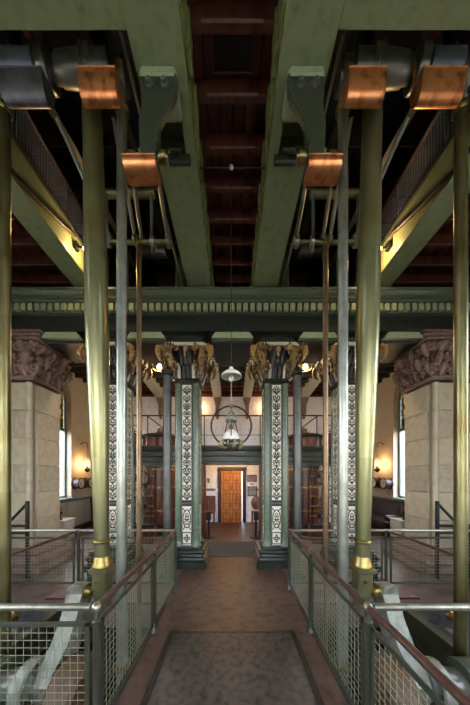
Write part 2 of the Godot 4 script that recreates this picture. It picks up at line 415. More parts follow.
# ------------------------------------------------------------------ walls and windows
const WW := 0.65     # half width of a window
const SILL := 1.12
const SPRING := 4.2
func wall_run(b: MB, xf: Transform3D, x0: float, x1: float, y0: float, y1: float, t: float, wins: Array) -> void:
	# a wall in local xy, t thick along +z, with arched openings centred on wins
	var bx := func(a: float, c: float, e: float, f: float) -> void:
		if c - a > 0.001 and f - e > 0.001: b.box(xf * Vector3((a + c) / 2, (e + f) / 2, t / 2), Vector3(c - a, f - e, t), 0.0, xf.basis)
	var at := x0
	for w in wins:
		bx.call(at, w - WW, y0, y1)
		bx.call(w - WW, w + WW, y0, SILL)
		var poly := PackedVector2Array([Vector2(w - WW, y1), Vector2(w - WW, SPRING)])
		for i in range(1, 17): poly.append(Vector2(w - WW * cos(PI * i / 16.0), SPRING + WW * sin(PI * i / 16.0)))
		poly.append(Vector2(w + WW, y1))
		b.prism(poly, xf, t)
		at = w + WW
	bx.call(at, x1, y0, y1)

func arch_poly(w: float, y0: float) -> PackedVector2Array:
	var p := PackedVector2Array([Vector2(w, y0), Vector2(w, SPRING)])
	for i in range(1, 16): p.append(Vector2(w * cos(PI * i / 16.0), SPRING + w * sin(PI * i / 16.0)))
	p.append(Vector2(-w, SPRING)); p.append(Vector2(-w, y0))
	return p

func window(no: int, xf: Transform3D, stained: bool, label: String) -> void:
	var o := Node3D.new(); o.name = "window_%d" % no; add_child(o, true)
	o.set_meta("kind", "structure"); o.set_meta("label", label)
	var zg := 0.2
	var fr := mb() # arched frame
	var a := arch_poly(WW, SILL); var c := arch_poly(WW - 0.06, SILL + 0.06)
	for i in a.size():
		var j := (i + 1) % a.size()
		fr.prism(PackedVector2Array([a[i], a[j], c[j], c[i]]), xf * Transform3D(Basis(), Vector3(0, 0, zg - 0.04)), 0.08)
	part(o, "window_frame", fr, M.dado_rail)
	part(o, "transom", mb().box(xf * Vector3(0, 3.24, zg), Vector3(1.22, 0.09, 0.09), 0.01, xf.basis), M.dado_rail)
	part(o, "mullion", mb().box(xf * Vector3(0, 2.21, zg), Vector3(0.05, 2.0, 0.06), 0.008, xf.basis), M.dado_rail)
	part(o, "window_sill", mb().box(xf * Vector3(0, SILL - 0.03, 0.05), Vector3(1.5, 0.07, 0.34), 0.012, xf.basis), M.dado_rail)
	for s in [-1, 1]:
		part(o, "pane", mb().box(xf * Vector3(s * 0.31, 2.19, zg), Vector3(0.57, 2.0, 0.006), 0.0, xf.basis), M.glass)
	var top := arch_poly(0.59, 3.285)
	if not stained:
		part(o, "pane", mb().prism(top, xf * Transform3D(Basis(), Vector3(0, 0, zg)), 0.006), M.glass)
		return
	var xs := [-0.59, -0.50, -0.27, -0.13, 0.13, 0.27, 0.50, 0.59]
	var ys := [3.285, 3.36, 3.56, 3.68, 3.86, 4.0, 4.2, 4.34, 4.52, 4.66, 4.79]
	var lead := mb()
	for i in xs.size() - 1:
		for j in ys.size() - 1:
			var e := 0.008
			var cell := PackedVector2Array([Vector2(xs[i] + e, ys[j] + e), Vector2(xs[i + 1] - e, ys[j] + e), Vector2(xs[i + 1] - e, ys[j + 1] - e), Vector2(xs[i] + e, ys[j + 1] - e)])
			for q in Geometry2D.intersect_polygons(cell, top):
				if q.size() < 3: continue
				var k := 3
				if i == 0 or i == 6 or j == 0: k = [1, 4][(i + j) % 2]
				elif i == 3: k = [0, 2, 3][j % 3]
				elif (i + j) % 3 == 0: k = 2
				elif (i + j) % 3 == 1: k = 0
				part(o, "stained_pane", mb().prism(q, xf * Transform3D(Basis(), Vector3(0, 0, zg)), 0.005), M["stain%d" % k])
	for x in xs.slice(1, -1): lead.box(xf * Vector3(x, 3.285 + (SPRING + sqrt(0.59 * 0.59 - x * x) - 3.285) / 2, zg), Vector3(0.016, SPRING + sqrt(0.59 * 0.59 - x * x) - 3.285, 0.02), 0.0, xf.basis)
	for y in ys.slice(1, -1):
		var hw: float = 0.59 if y <= SPRING else sqrt(maxf(0.0, 0.3481 - (y - SPRING) * (y - SPRING)))
		lead.box(xf * Vector3(0, y, zg), Vector3(hw * 2, 0.016, 0.02), 0.0, xf.basis)
	for y in [3.77, 4.27]: lead.torus(xf * Vector3(0, y, zg), xf.basis, 0.14, 0.012, 20, 6)
	part(o, "lead_came", lead, M.black_iron)

func shell() -> void:
	var no := 1
	for s in [-1, 1]:
		# local x runs along depth (towards the back), z outward
		var bs := Basis(Vector3(0, 0, -1), Vector3.UP, Vector3(s, 0, 0))
		var xf := Transform3D(bs, Vector3(s * XW, 0, 0))
		var lo := mb(); wall_run(lo, xf, -5.0, ZB, -1.6, 5.1, 0.45, [-2.3, 1.5, 6.95])
		struct_("wall_" + side(s), lo, M.wall, "cream plastered wall with tall arched windows on the %s" % side(s))
		var up := mb() # upper wall of the beam floor, with two square-headed windows
		up.box(V(s * (XW + 0.225), 6.0, 2.17), Vector3(0.45, 1.8, 14.34)); up.box(V(s * (XW + 0.225), 8.95, 2.17), Vector3(0.45, 1.5, 14.34))
		for q in [[-5.0, -1.9], [-0.9, 2.5], [3.5, 9.34]]: up.box(V(s * (XW + 0.225), 7.55, (q[0] + q[1]) / 2), Vector3(0.45, 1.3, q[1] - q[0]))
		struct_("wall_upper_" + side(s), up, M.upper_wall)
		for q in [-1.4, 3.0]:
			var wo := Node3D.new(); wo.name = "window_%d" % no; add_child(wo, true); no += 1
			wo.set_meta("kind", "structure"); wo.set_meta("label", "small upper window of the beam floor in the %s wall" % side(s))
			part(wo, "pane", mb().box(V(s * (XW + 0.2), 7.55, q), Vector3(0.006, 1.3, 1.0)), M.glass)
			part(wo, "glazing_bar", mb().box(V(s * (XW + 0.2), 7.55, q), Vector3(0.04, 1.3, 0.04)), M.dado_rail)
			part(wo, "glazing_bar", mb().box(V(s * (XW + 0.2), 7.55, q), Vector3(0.04, 0.04, 1.0)), M.dado_rail)
		for w in [6.95, 1.5, -2.3]:
			window(no, Transform3D(bs, Vector3(s * XW, 0, -w)), w > 6.0, "arched window with leaded stained glass head in the %s wall" % side(s) if w > 6.0 else "tall arched clear window in the %s wall" % side(s))
			no += 1
		# dado boards and rail of the rear bay
		var dado := mb().box(V(s * (XW - 0.02), 1.045, 7.4), Vector3(0.09, 0.09, 3.84), 0.02)
		struct_("trim_%d" % (1 if s < 0 else 2), dado, M.dado_rail, "moulded grey dado rail along the %s wall" % side(s))
		var bb := struct_("baseboard_" + side(s), mb().box(V(s * (XW - 0.03), 0.09, 7.4), Vector3(0.06, 0.18, 3.84), 0.015), M.frame_wood)
		bb.set_meta("label", "dark brown skirting board along the %s wall" % side(s))
		var wn := get_node("wall_" + side(s))
		for k in 8: part(wn, "dado_panel", mb().box(V(s * (XW - 0.012), 0.59, 5.72 + k * 0.47), Vector3(0.03, 0.82, 0.46), 0.008), M.dado)
	# wall behind the camera
	var fb := Basis(Vector3(-1, 0, 0), Vector3.UP, Vector3(0, 0, 1))
	var fx := Transform3D(fb, Vector3(0, 0, 5.0))
	var f := mb(); wall_run(f, fx, -XW - 0.45, XW + 0.45, -1.6, 9.7, 0.45, [-2.9, 0.0, 2.9])
	struct_("wall_front", f, M.wall)
	for w in [-2.9, 0.0, 2.9]:
		window(no, Transform3D(fb, Vector3(-w, 0, 5.0)), false, "tall arched clear window in the near end wall"); no += 1
	# back wall with the doorway
	var b := mb()
	var zc := ZB + 0.225
	b.box(V(-3.02, 1.75, zc), Vector3(5.06, 6.7, 0.45)); b.box(V(3.005, 1.75, zc), Vector3(5.09, 6.7, 0.45))
	b.box(V(-0.015, 3.55, zc), Vector3(0.95, 3.1, 0.45)); b.box(V(-0.015, -0.8, zc), Vector3(0.95, 1.6, 0.45))
	struct_("wall_back", b, M.rear_wall, "lilac white plaster wall at the far end")
	struct_("wall_upper_back", mb().box(V(0, 7.4, zc), Vector3(11.1, 4.6, 0.45)), M.upper_wall)
	# roof of the beam floor
	var rf := struct_("roof", mb().box(V(0, 9.8, 2.17), Vector3(11.4, 0.2, 15.4)), M.dark_wood, "dark timber roof high above the beam floor")
	for k in 9: part(rf, "rafter", mb().box(V(0, 9.55, 0.6 + k * 1.0), Vector3(10.2, 0.3, 0.14), 0.015), M.dark_wood)
	for x in [-3.4, -1.7, 1.7, 3.4]: part(rf, "purlin", mb().box(V(x, 9.28, 4.6), Vector3(0.18, 0.24, 9.2), 0.02), M.dark_wood)
	# outside: ground and the pale brick yard walls seen through the panes
	struct_("ground", mb().box(Vector3(0, -1.75, 0), Vector3(80, 0.2, 80)), M.ground, "paved yard outside")
	for s in [-1, 1]:
		struct_("yard_wall_" + side(s), mb().box(V(s * 9.0, 0.6, 7.0), Vector3(0.3, 4.6, 12.0)), M.brick, "pale brick yard wall beyond the window")

# ------------------------------------------------------------------ floors
func floors() -> void:
	var w := struct_("floor", mb().box(V(0, -0.15, 2.17), Vector3(1.94, 0.3, 14.34), 0.01), M.floor_red, "worn reddish brown walkway floor")
	var pl := part(w, "floor_plate", mb().box(V(0, 0.002, 0.3), Vector3(1.35, 0.008, 4.96), 0.003), M.floor_plate)
	pl.set_meta("label", "dark worn rectangular plate let into the walkway")
	for s in [-1, 1]:
		part(w, "plate_border", mb().box(V(s * 0.705, 0.003, 0.3), Vector3(0.06, 0.012, 5.0), 0.004), M.floor_edge)
		part(w, "walkway_edge", mb().box(V(s * 0.955, 0.004, -0.8), Vector3(0.07, 0.02, 8.3), 0.006), M.floor_edge)
	part(w, "plate_border", mb().box(V(0, 0.003, 2.79), Vector3(1.47, 0.012, 0.03), 0.004), M.floor_edge)
	for s in [-1, 1]:
		var f := struct_("floor_bay_" + side(s), mb().box(V(s * 3.035, -0.15, 6.345), Vector3(4.13, 0.3, 5.99), 0.0), M.floor_stone, "pinkish grey stone floor of the %s bay" % side(s))
		struct_("floor_side_" + side(s), mb().box(V(s * 3.765, -0.15, -0.825), Vector3(2.67, 0.3, 8.35), 0.0), M.floor_blue, "dark blue grey iron floor beyond the %s pit" % side(s))
		# raised lozenge plates on the iron floor, as far as they can be told apart
		var st := mb()
		for i in 14:
			for j in 12:
				if (i + j) % 2 == 0: st.box(V(s * (2.52 + i * 0.17), 0.004, 1.3 + j * 0.17), Vector3(0.11, 0.008, 0.11), 0.003, Basis(Vector3.UP, PI / 4))
		stuff(part(get_node("floor_side_" + side(s)), "tread_stud", st, M.floor_blue))
		part(f, "floor_border", mb().box(V(s * 2.1, 0.004, 3.40), Vector3(2.2, 0.012, 0.07), 0.003), M.floor_edge)
	var mt := thing("door_mat", "long grey mat on the floor between the two green columns", "mat")
	part(mt, "pile", mb().box(V(0, 0.008, 5.95), Vector3(1.42, 0.016, 1.2), 0.006), M.carpet)

# ------------------------------------------------------------------ ceilings
func joist(parent: Node, x0: float, x1: float, d: float, y: float, lit_chamfer := true, wood: Material = null) -> void:
	var j := part(parent, "joist", mb().box(V((x0 + x1) / 2, y + 0.1, d + 0.035), Vector3(x1 - x0, 0.2, 0.07)), wood if wood else M.joist)
	if lit_chamfer: # stopped chamfer along the lower near edge; caught light painted in as paler colour
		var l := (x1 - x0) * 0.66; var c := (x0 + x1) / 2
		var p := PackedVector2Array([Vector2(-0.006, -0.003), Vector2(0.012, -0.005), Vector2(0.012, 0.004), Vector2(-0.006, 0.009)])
		part(j, "lit_chamfer", mb().prism(p, Transform3D(Basis(Vector3(0, 0, -1), Vector3.UP, Vector3(1, 0, 0)), V(c - l / 2, y, d)), l), M.lit_chamfer)

func ceilings() -> void:
	var root := Node3D.new(); root.name = "ceiling"; add_child(root); root.set_meta("kind", "structure"); root.set_meta("label", "dark red boarded ceiling with chamfered joists between the green girders")
	var by := 6.0
	for k in 6:
		var x := -0.36 + k * 0.144
		part(root, "ceiling_board", mb().box(V(x, by + 0.03, 2.3), Vector3(0.138, 0.06, 7.0), 0.01), M.ceil_a if k % 2 == 0 else M.ceil_b)
	part(root, "ceiling_deck", mb().box(V(0, by + 0.09, 2.3), Vector3(0.83, 0.06, 7.0)), M.dark_wood)
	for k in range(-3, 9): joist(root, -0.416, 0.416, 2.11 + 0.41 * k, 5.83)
	var h := mb() # hatch frame
	for s in [-1, 1]: h.box(V(s * 0.2, by - 0.012, 2.34), Vector3(0.02, 0.03, 0.26), 0.004)
	h.box(V(0, by - 0.012, 2.20), Vector3(0.42, 0.03, 0.02), 0.004); h.box(V(0, by - 0.012, 2.48), Vector3(0.42, 0.03, 0.02), 0.004)
	part(root, "hatch_frame", h, M.joist)
	part(root, "hatch_cover", mb().box(V(0, by - 0.004, 2.34), Vector3(0.38, 0.012, 0.26)), M.dark_wood)
	for s in [-1, 1]:
		var r := Node3D.new(); r.name = "ceiling_side_" + side(s); add_child(r); r.set_meta("kind", "structure"); r.set_meta("label", "dark red boarded ceiling over the %s aisle" % side(s))
		for k in 15:
			part(r, "ceiling_board", mb().box(V(s * (3.12 + k * 0.14), by + 0.03, 3.75), Vector3(0.134, 0.06, 3.5), 0.008), M.ceil_a if k % 2 == 0 else M.ceil_b)
		part(r, "ceiling_deck", mb().box(V(s * 4.07, by + 0.09, 3.75), Vector3(2.06, 0.06, 3.5)), M.dark_wood)
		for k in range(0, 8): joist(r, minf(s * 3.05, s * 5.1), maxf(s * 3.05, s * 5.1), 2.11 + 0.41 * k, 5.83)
	# rear room
	var q := Node3D.new(); q.name = "ceiling_rear"; add_child(q); q.set_meta("kind", "structure"); q.set_meta("label", "dark joisted ceiling of the room behind the columns")
	part(q, "ceiling_deck", mb().box(V(0, 5.27, 7.47), Vector3(10.2, 0.12, 3.74)), M.rear_ceil)
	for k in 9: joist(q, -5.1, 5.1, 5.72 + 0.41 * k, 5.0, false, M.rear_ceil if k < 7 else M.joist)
	struct_("wall_over_columns", mb().box(V(0, 5.343, 5.15), Vector3(10.19, 0.214, 0.88)), M.frieze)

# ------------------------------------------------------------------ iron girders and their brackets
func girders() -> void:
	for s in [-1, 1]:
		var gd := thing("iron_girder", "long sage green iron girder overhead, just %s of the red ceiling strip" % side(s), "girder")
		# underside with a pocket for the hanger bracket
		var d0 := 2.36; var d1 := 2.76
		var b := mb()
		b.box(V(s * 0.637, 5.765, 0.18), Vector3(0.442, 0.63, 4.36), 0.0)
		b.box(V(s * 0.637, 5.765, 4.08), Vector3(0.442, 0.63, 2.64), 0.0)
		b.box(V(s * 0.469, 5.765, 2.56), Vector3(0.106, 0.63, 0.40)); b.box(V(s * 0.838, 5.765, 2.56), Vector3(0.04, 0.63, 0.40))
		b.box(V(s * 0.67, 5.9, 2.56), Vector3(0.296, 0.36, 0.40))
		part(gd, "girder_body", b, M.sage)
		part(gd, "pocket_lug", mb().box(V(s * 0.63, 5.45, 2.70), Vector3(0.16, 0.05, 0.10), 0.015).tube(V(s * 0.63, 5.40, 2.70), V(s * 0.63, 5.47, 2.70), 0.03), M.bracket)
		for k in range(-2, 8): # shoes that carry the joists, on the inner face
			part(gd, "joist_shoe", mb().box(V(s * 0.392, 5.71, 2.16 + 0.41 * k), Vector3(0.048, 0.30, 0.2), 0.008), M.olive)
			part(gd, "web_plate", mb().box(V(s * 0.404, 5.73, 2.365 + 0.41 * k), Vector3(0.024, 0.50, 0.2), 0.004), M.olive)
		var cg := thing("cross_girder", "broad sage green cross girder overhead at the near %s corner" % side(s), "girder")
		part(cg, "girder_body", mb().box(V(s * 2.97, 5.83, 1.328), Vector3(4.22, 0.76, 1.257), 0.006), M.sage)
		var og := thing("gallery_girder", "sage green edge girder of the upper gallery on the %s, with handrail above" % side(s), "girder")
		part(og, "girder_body", mb().box(V(s * 2.86, 5.69, 3.69), Vector3(0.378, 0.47, 3.42), 0.008), M.sage)
		part(og, "top_flange", mb().box(V(s * 2.86, 5.94, 3.69), Vector3(0.44, 0.04, 3.42), 0.008), M.dark_green)
		part(og, "brace_rod", mb().sweep([V(s * 2.62, 5.43, 2.05), V(s * 2.62, 5.42, 2.8), V(s * 2.62, 5.52, 3.2), V(s * 2.62, 5.70, 3.7), V(s * 2.62, 5.82, 4.0)], [0.02, 0.028, 0.034, 0.03, 0.022], 8), M.frame_wood)
		# gallery railing above
		var rl := thing("gallery_railing", "mesh railing on top of the %s gallery girder" % side(s), "railing")
		for d in [2.15, 3.05, 3.95, 4.85]: part(rl, "post", mb().tube(V(s * 2.72, 5.96, d), V(s * 2.72, 6.62, d), 0.018, 0.018, 8), M.rail_steel)
		part(rl, "handrail", mb().tube(V(s * 2.72, 6.62, 2.0), V(s * 2.72, 6.62, 5.3), 0.024, 0.024, 8), M.frame_wood)
		part(rl, "bottom_rail", mb().box(V(s * 2.72, 6.03, 3.65), Vector3(0.02, 0.03, 3.3)), M.black_iron)
		var wr := mb()
		for k in 66: wr.tube(V(s * 2.72, 6.03, 2.03 + k * 0.05), V(s * 2.72, 6.57, 2.03 + k * 0.05), 0.003, 0.003, 4, false)
		for k in 11: wr.tube(V(s * 2.72, 6.05 + k * 0.052, 2.0), V(s * 2.72, 6.05 + k * 0.052, 5.3), 0.003, 0.003, 4, false)
		stuff(part(rl, "wire_mesh", wr, M.steel_blue))
		hanger(s)

func hanger(s: int) -> void:
	var o := thing("hanger_bracket", "dark green S-curved hanger bracket bolted under the %s long girder" % side(s), "bracket")
	part(o, "pad", mb().box(V(s * 0.66, 5.398, 2.26), Vector3(0.33, 0.105, 0.30), 0.025), M.pale_sage)
	var pts := [[0.82, 5.345], [0.80, 5.10], [0.825, 4.95], [0.815, 4.72], [0.80, 4.66], [0.68, 4.66], [0.665, 4.74], [0.66, 4.86], [0.64, 4.93], [0.595, 5.02], [0.535, 5.12], [0.495, 5.22], [0.488, 5.30], [0.50, 5.345]]
	var poly := PackedVector2Array()
	for p in pts: poly.append(Vector2(s * p[0], p[1]))
	var pl := part(o, "plate", mb().prism(poly, Transform3D(Basis(), V(0, 0, 2.165)), 0.05), M.bracket)
	# a raised rim along the curved edge
	var rim := []
	for p in pts.slice(6): rim.append(V(s * p[0], p[1], 2.112))
	var rr := []; rr.resize(rim.size()); rr.fill(0.012)
	part(pl, "rim", mb().sweep(rim, rr, 6), M.bracket)
	for x in [0.60, 0.735]:
		part(o, "bolt", mb().lathe([[0.040, 0.0], [0.040, 0.012], [0.028, 0.016], [0.026, 0.035], [0.0, 0.04]], 6, Transform3D(Basis(Vector3(1, 0, 0), Vector3(0, 0, 1), Vector3(0, -1, 0)), V(s * x, 5.275, 2.115))), M.steel_dark)
	part(o, "foot_bar", mb().box(V(s * 0.60, 5.395, 2.72), Vector3(0.26, 0.1, 0.06), 0.015), M.bracket)
	var pn := part(o, "pivot_pin", mb().tube(V(s * 0.58, 4.706, 2.175), V(s * 0.95, 4.706, 2.175), 0.030, 0.030, 12), M.steel_warm)
	part(pn, "nut", mb().lathe([[0.045, 0.0], [0.045, 0.06], [0.03, 0.07], [0.0, 0.07]], 6, Transform3D(Basis(Vector3(0, s, 0), Vector3(s, 0, 0), Vector3(0, 0, 1)), V(s * 0.87, 4.706, 2.175)), true), M.brass)
	part(pn, "collar", mb().tube(V(s * 0.60, 4.706, 2.175), V(s * 0.65, 4.706, 2.175), 0.048), M.brass)
	part(pn, "collar", mb().tube(V(s * 0.79, 4.706, 2.175), V(s * 0.835, 4.706, 2.175), 0.055), M.steel_dark)
	tray(s, 0.66, 0.945, 4.57, 2.15, 0.10, 0.10, M.copper, "small copper drip tray under the %s hanger bracket pivot" % side(s))

func tray(s: int, x0: float, x1: float, y: float, d: float, rz: float, ry: float, m: Material, label: String, reach := 0.17) -> void:
	# a copper trough of half-elliptic section, open at the top, its axis across the hall
	var o := thing("drip_tray", label, "drip tray", "drip trays under the bearings")
	var poly := PackedVector2Array()
	for i in 17: poly.append(Vector2(-rz * cos(PI * i / 16.0), -ry * sin(PI * i / 16.0)))
	for i in 17: poly.append(Vector2((rz - 0.006) * cos(PI * i / 16.0), -(ry - 0.006) * sin(PI * i / 16.0)))
	var xf := Transform3D(Basis(Vector3(0, 0, 1), Vector3.UP, Vector3(-1, 0, 0)), V(maxf(s * x0, s * x1), y, d))
	part(o, "trough", mb().prism(poly, xf, x1 - x0), m)
	for x in [x0 + 0.004, x1 - 0.004]:
		var e := PackedVector2Array()
		for i in 17: e.append(Vector2(-rz * cos(PI * i / 16.0), -ry * sin(PI * i / 16.0)))
		part(o, "end_plate", mb().prism(e, Transform3D(xf.basis, V(s * x + 0.003, y, d)), 0.006), m)
	for x in [x0 + 0.05, x1 - 0.05]: part(o, "hanger_strap", mb().box(V(s * x, y + reach / 2 - 0.03, d + rz + 0.004), Vector3(0.03, reach + 0.06, 0.008)), m)
	for e in [-1, 1]: part(o, "rim", mb().tube(V(s * x0, y, d + e * rz), V(s * x1, y, d + e * rz), 0.007, 0.007, 8), m)

# ------------------------------------------------------------------ entablature, columns, piers
func ext(b: MB, pts: Array, x0: float, x1: float) -> MB: # a profile of [depth, y] points run across the hall
	var p := PackedVector2Array()
	for q in pts: p.append(Vector2(q[0], q[1]))
	return b.prism(p, Transform3D(Basis(Vector3(0, 0, -1), Vector3.UP, Vector3(1, 0, 0)), Vector3(x0, 0, 0)), x1 - x0)

func entablature() -> void:
	var o := thing("entablature", "dark green iron entablature with pale dentils spanning the hall above the columns", "entablature")
	part(o, "frieze", ext(mb(), [[4.55, 4.56], [4.55, 4.85], [5.6, 4.85], [5.6, 4.56]], -5.095, 5.095), M.frieze)
	part(o, "dentil_bed", ext(mb(), [[4.50, 4.85], [4.52, 5.04], [5.55, 5.04], [5.55, 4.85]], -5.095, 5.095), M.dark_green)
	part(o, "bead", ext(mb(), [[4.47, 4.845], [4.46, 4.855], [4.47, 4.868], [4.56, 4.868], [4.56, 4.845]], -5.095, 5.095), M.cornice)
	part(o, "cornice", ext(mb(), [[4.45, 5.035], [4.43, 5.05], [4.425, 5.075], [4.40, 5.08], [4.40, 5.10], [4.415, 5.105], [4.415, 5.135], [4.395, 5.15], [4.375, 5.17], [4.365, 5.195], [4.345, 5.20], [4.345, 5.235], [5.55, 5.235], [5.55, 5.035]], -5.095, 5.095), M.cornice)
	var dm := mb().box(Vector3.ZERO, Vector3(0.085, 0.135, 0.07), 0.005).mesh()
	for k in 81: put(o, "dentil", dm, M.pale_sage, V(-5.0 + k * 0.125, 4.95, 4.475))
	for c in [-3.28, -1.655, 0.0, 1.655, 3.28]: # dropped soffit panels between the columns, with bevelled pale top moulding
		var w := 0.40 if c == 0.0 else 0.37
		var bv := PackedVector2Array([Vector2(c - w, 4.45), Vector2(c + w, 4.45), Vector2(c + w, 4.46), Vector2(c + w - 0.075, 4.56), Vector2(c - w + 0.075, 4.56), Vector2(c - w, 4.46)])
		var pn := part(o, "soffit_panel", mb().prism(bv, Transform3D(Basis(), V(0, 0, 4.68)), 0.10), M.pale_sage)
		part(pn, "panel_soffit", mb().box(V(c, 4.485, 5.12), Vector3(w * 2 - 0.02, 0.15, 0.86), 0.01), M.dark_green)

func ell(b: MB, c: Vector3, r: Vector3, rot: Vector3, k := 10, m := 7) -> MB: return b.ball(c, r, k, m, Basis.from_euler(rot))

func columns() -> void:
	var where := [[-0.92, "inner left green column beside the walkway, tall arabesque panel and gilt capital"], [0.895, "inner right green column beside the walkway, tall arabesque panel and gilt capital"],
		[-2.42, "outer left green column behind the connecting rod, arabesque panel just showing"], [2.42, "outer right green column behind the connecting rod, arabesque panel just showing"]]
	var proto: Node3D = null
	for w in where:
		if proto != null:
			var c := proto.duplicate() as Node3D
			c.name = numbered(self, "ornate_column"); add_child(c, true); c.position = V(w[0], 0, 5.09); c.set_meta("label", w[1])
			continue
		proto = thing("ornate_column", w[1], "column", "ornate iron columns")
		proto.position = V(w[0], 0, 5.09)
		var o := proto
		part(o, "plinth", mb().square([[0.42, 0.0], [0.42, 0.10], [0.405, 0.115], [0.39, 0.12]], Vector3.ZERO, 0.06), M.column_base)
		part(o, "base_moulding", mb().square([[0.39, 0.12], [0.40, 0.16], [0.385, 0.20], [0.34, 0.215], [0.33, 0.25], [0.36, 0.27], [0.375, 0.30], [0.36, 0.335], [0.315, 0.345], [0.31, 0.39]], Vector3.ZERO, 0.10), M.column_base)
		part(o, "core", mb().square([[0.222, 0.36], [0.222, 3.80]], Vector3.ZERO, 0.12), M.column_base)
		for sx in [-1, 1]:
			for sz in [-1, 1]: # corner shafts that flare out at the foot
				part(o, "corner_shaft", mb().lathe([[0.115, 0.385], [0.11, 0.42], [0.09, 0.47], [0.078, 0.53], [0.074, 0.60], [0.072, 3.72]], 16, Transform3D(Basis(), Vector3(sx * 0.178, 0, sz * 0.178))), M.column)
		for f in 4: # painted panel and its raised borders on each face
			var bs := Basis(Vector3.UP, f * PI / 2)
			var p := mb(); var zf := 0.236
			p.box(bs * Vector3(0, 2.02, 0.226), Vector3(0.20, 3.3, 0.018), 0.0, bs)
			part(o, "panel_ground", p, M.column_base)
			var q := mb(); q.uvquad(bs * Vector3(-0.097, 0.41, zf), bs * Vector3(0.097, 0.41, zf), bs * Vector3(0.097, 3.65, zf), bs * Vector3(-0.097, 3.65, zf), bs * Vector3(0, 0, 1))
			part(o, "arabesque_panel", q, M.ornament)
			for e in [-1, 1]: part(o, "panel_border", mb().box(bs * Vector3(e * 0.104, 2.05, 0.226), Vector3(0.012, 3.36, 0.03), 0.004, bs), M.column)
		var nk := part(o, "neck_ring", mb().square([[0.245, 3.68], [0.275, 3.70], [0.29, 3.73], [0.275, 3.76], [0.25, 3.775]], Vector3.ZERO, 0.2), M.column_base)
		nk.set_meta("label", "dark green neck ring")
		var rc := RandomNumberGenerator.new(); rc.seed = 23
		var cap := Node3D.new(); cap.name = "capital"; o.add_child(cap)
		part(cap, "bell", mb().lathe([[0.24, 3.77], [0.26, 3.95], [0.30, 4.15], [0.38, 4.37]], 20), M.leaf_dark)
		part(cap, "abacus", mb().square([[0.40, 4.37], [0.42, 4.385], [0.42, 4.42], [0.40, 4.425]], Vector3.ZERO, 0.15), M.cream)
		part(cap, "impost_block", mb().square([[0.36, 4.425], [0.36, 4.53], [0.40, 4.56]], Vector3.ZERO, 0.1), M.dark_green)
		for f in 4:
			var bs := Basis(Vector3.UP, f * PI / 2 + PI / 4) # towards a corner
			var bd := mb() # a heavy gilt bird astride the corner
			bd.sweep([bs * Vector3(0, 3.80, 0.30), bs * Vector3(0, 3.92, 0.37), bs * Vector3(0, 4.05, 0.44), bs * Vector3(0, 4.18, 0.49), bs * Vector3(0, 4.30, 0.50), bs * Vector3(0, 4.37, 0.46)], [0.05, 0.07, 0.09, 0.10, 0.09, 0.06], 10)
			bd.sweep([bs * Vector3(0, 4.22, 0.54), bs * Vector3(0, 4.30, 0.63), bs * Vector3(0, 4.27, 0.70), bs * Vector3(0, 4.17, 0.72), bs * Vector3(0, 4.07, 0.68), bs * Vector3(0, 4.02, 0.63)], [0.07, 0.06, 0.06, 0.052, 0.03, 0.012], 10)
			part(cap, "gilt_bird", bd, M.gilt)
			for tone in 2: # plumage: small overlapping feathers over breast and wings
				var pm := mb()
				for i in 46:
					var u0 := rc.randf_range(-1.25, 1.25); var y0 := rc.randf_range(3.9, 4.34)
					var rad := 0.09 + (y0 - 3.85) * 0.16
					var c := bs * Vector3(sin(u0) * (rad + 0.06), y0, 0.40 + (y0 - 3.9) * 0.22 + cos(u0) * rad - absf(u0) * 0.05)
					ell(pm, c, Vector3(0.020, 0.040, 0.020), Vector3(rc.randf_range(0.1, 0.6), f * PI / 2 + PI / 4 + u0, rc.randf_range(-0.4, 0.4)), 6, 4)
				stuff(part(cap, "plumage", pm, M.gilt if tone == 0 else M.gilt_dark))
			for e in [-1, 1]:
				part(cap, "scroll_horn", mb().torus(bs * Vector3(e * 0.16, 4.31, 0.42), bs * Basis(Vector3.UP, e * 0.8), 0.04, 0.02, 14, 6), M.gilt)
				part(cap, "volute", mb().torus(bs * Vector3(e * 0.10, 3.95, 0.42), bs * Basis(Vector3.UP, e * 0.9), 0.045, 0.022, 14, 6), M.gilt)
		for f in 4:
			var bs := Basis(Vector3.UP, f * PI / 2)
			for k in [-2.0, -1.2, -0.4, 0.4, 1.2, 2.0]: # acanthus leaves round the bell
				var lf := mb()
				lf.sweep([bs * Vector3(k * 0.12, 3.78, 0.25), bs * Vector3(k * 0.12, 3.88, 0.285), bs * Vector3(k * 0.125, 3.97, 0.31), bs * Vector3(k * 0.13, 4.02, 0.36), bs * Vector3(k * 0.13, 3.99, 0.385)], [0.034, 0.040, 0.036, 0.030, 0.014], 7)
				part(cap, "acanthus_leaf", lf, M.leaf_pale if absf(k) == 1.2 else M.leaf_dark)
			for k in [-1, 0, 1]:
				part(cap, "upper_leaf", mb().sweep([bs * Vector3(k * 0.09, 4.02, 0.27), bs * Vector3(k * 0.095, 4.14, 0.30), bs * Vector3(k * 0.10, 4.24, 0.335), bs * Vector3(k * 0.11, 4.30, 0.40), bs * Vector3(k * 0.11, 4.27, 0.42)], [0.035, 0.04, 0.036, 0.03, 0.012], 7), M.leaf_dark)
			part(cap, "mask", mb().ball(bs * Vector3(0, 4.29, 0.40), Vector3(0.05, 0.065, 0.045), 10, 7, bs).ball(bs * Vector3(0, 4.20, 0.40), Vector3(0.03, 0.05, 0.03), 8, 6, bs), M.gilt)
			for e in [-1, 1]:
				part(cap, "rosette", mb().torus(bs * Vector3(e * 0.10, 4.32, 0.38), bs, 0.035, 0.018, 12, 6).ball(bs * Vector3(e * 0.10, 4.32, 0.385), Vector3.ONE * 0.022, 8, 6), M.leaf_dark)

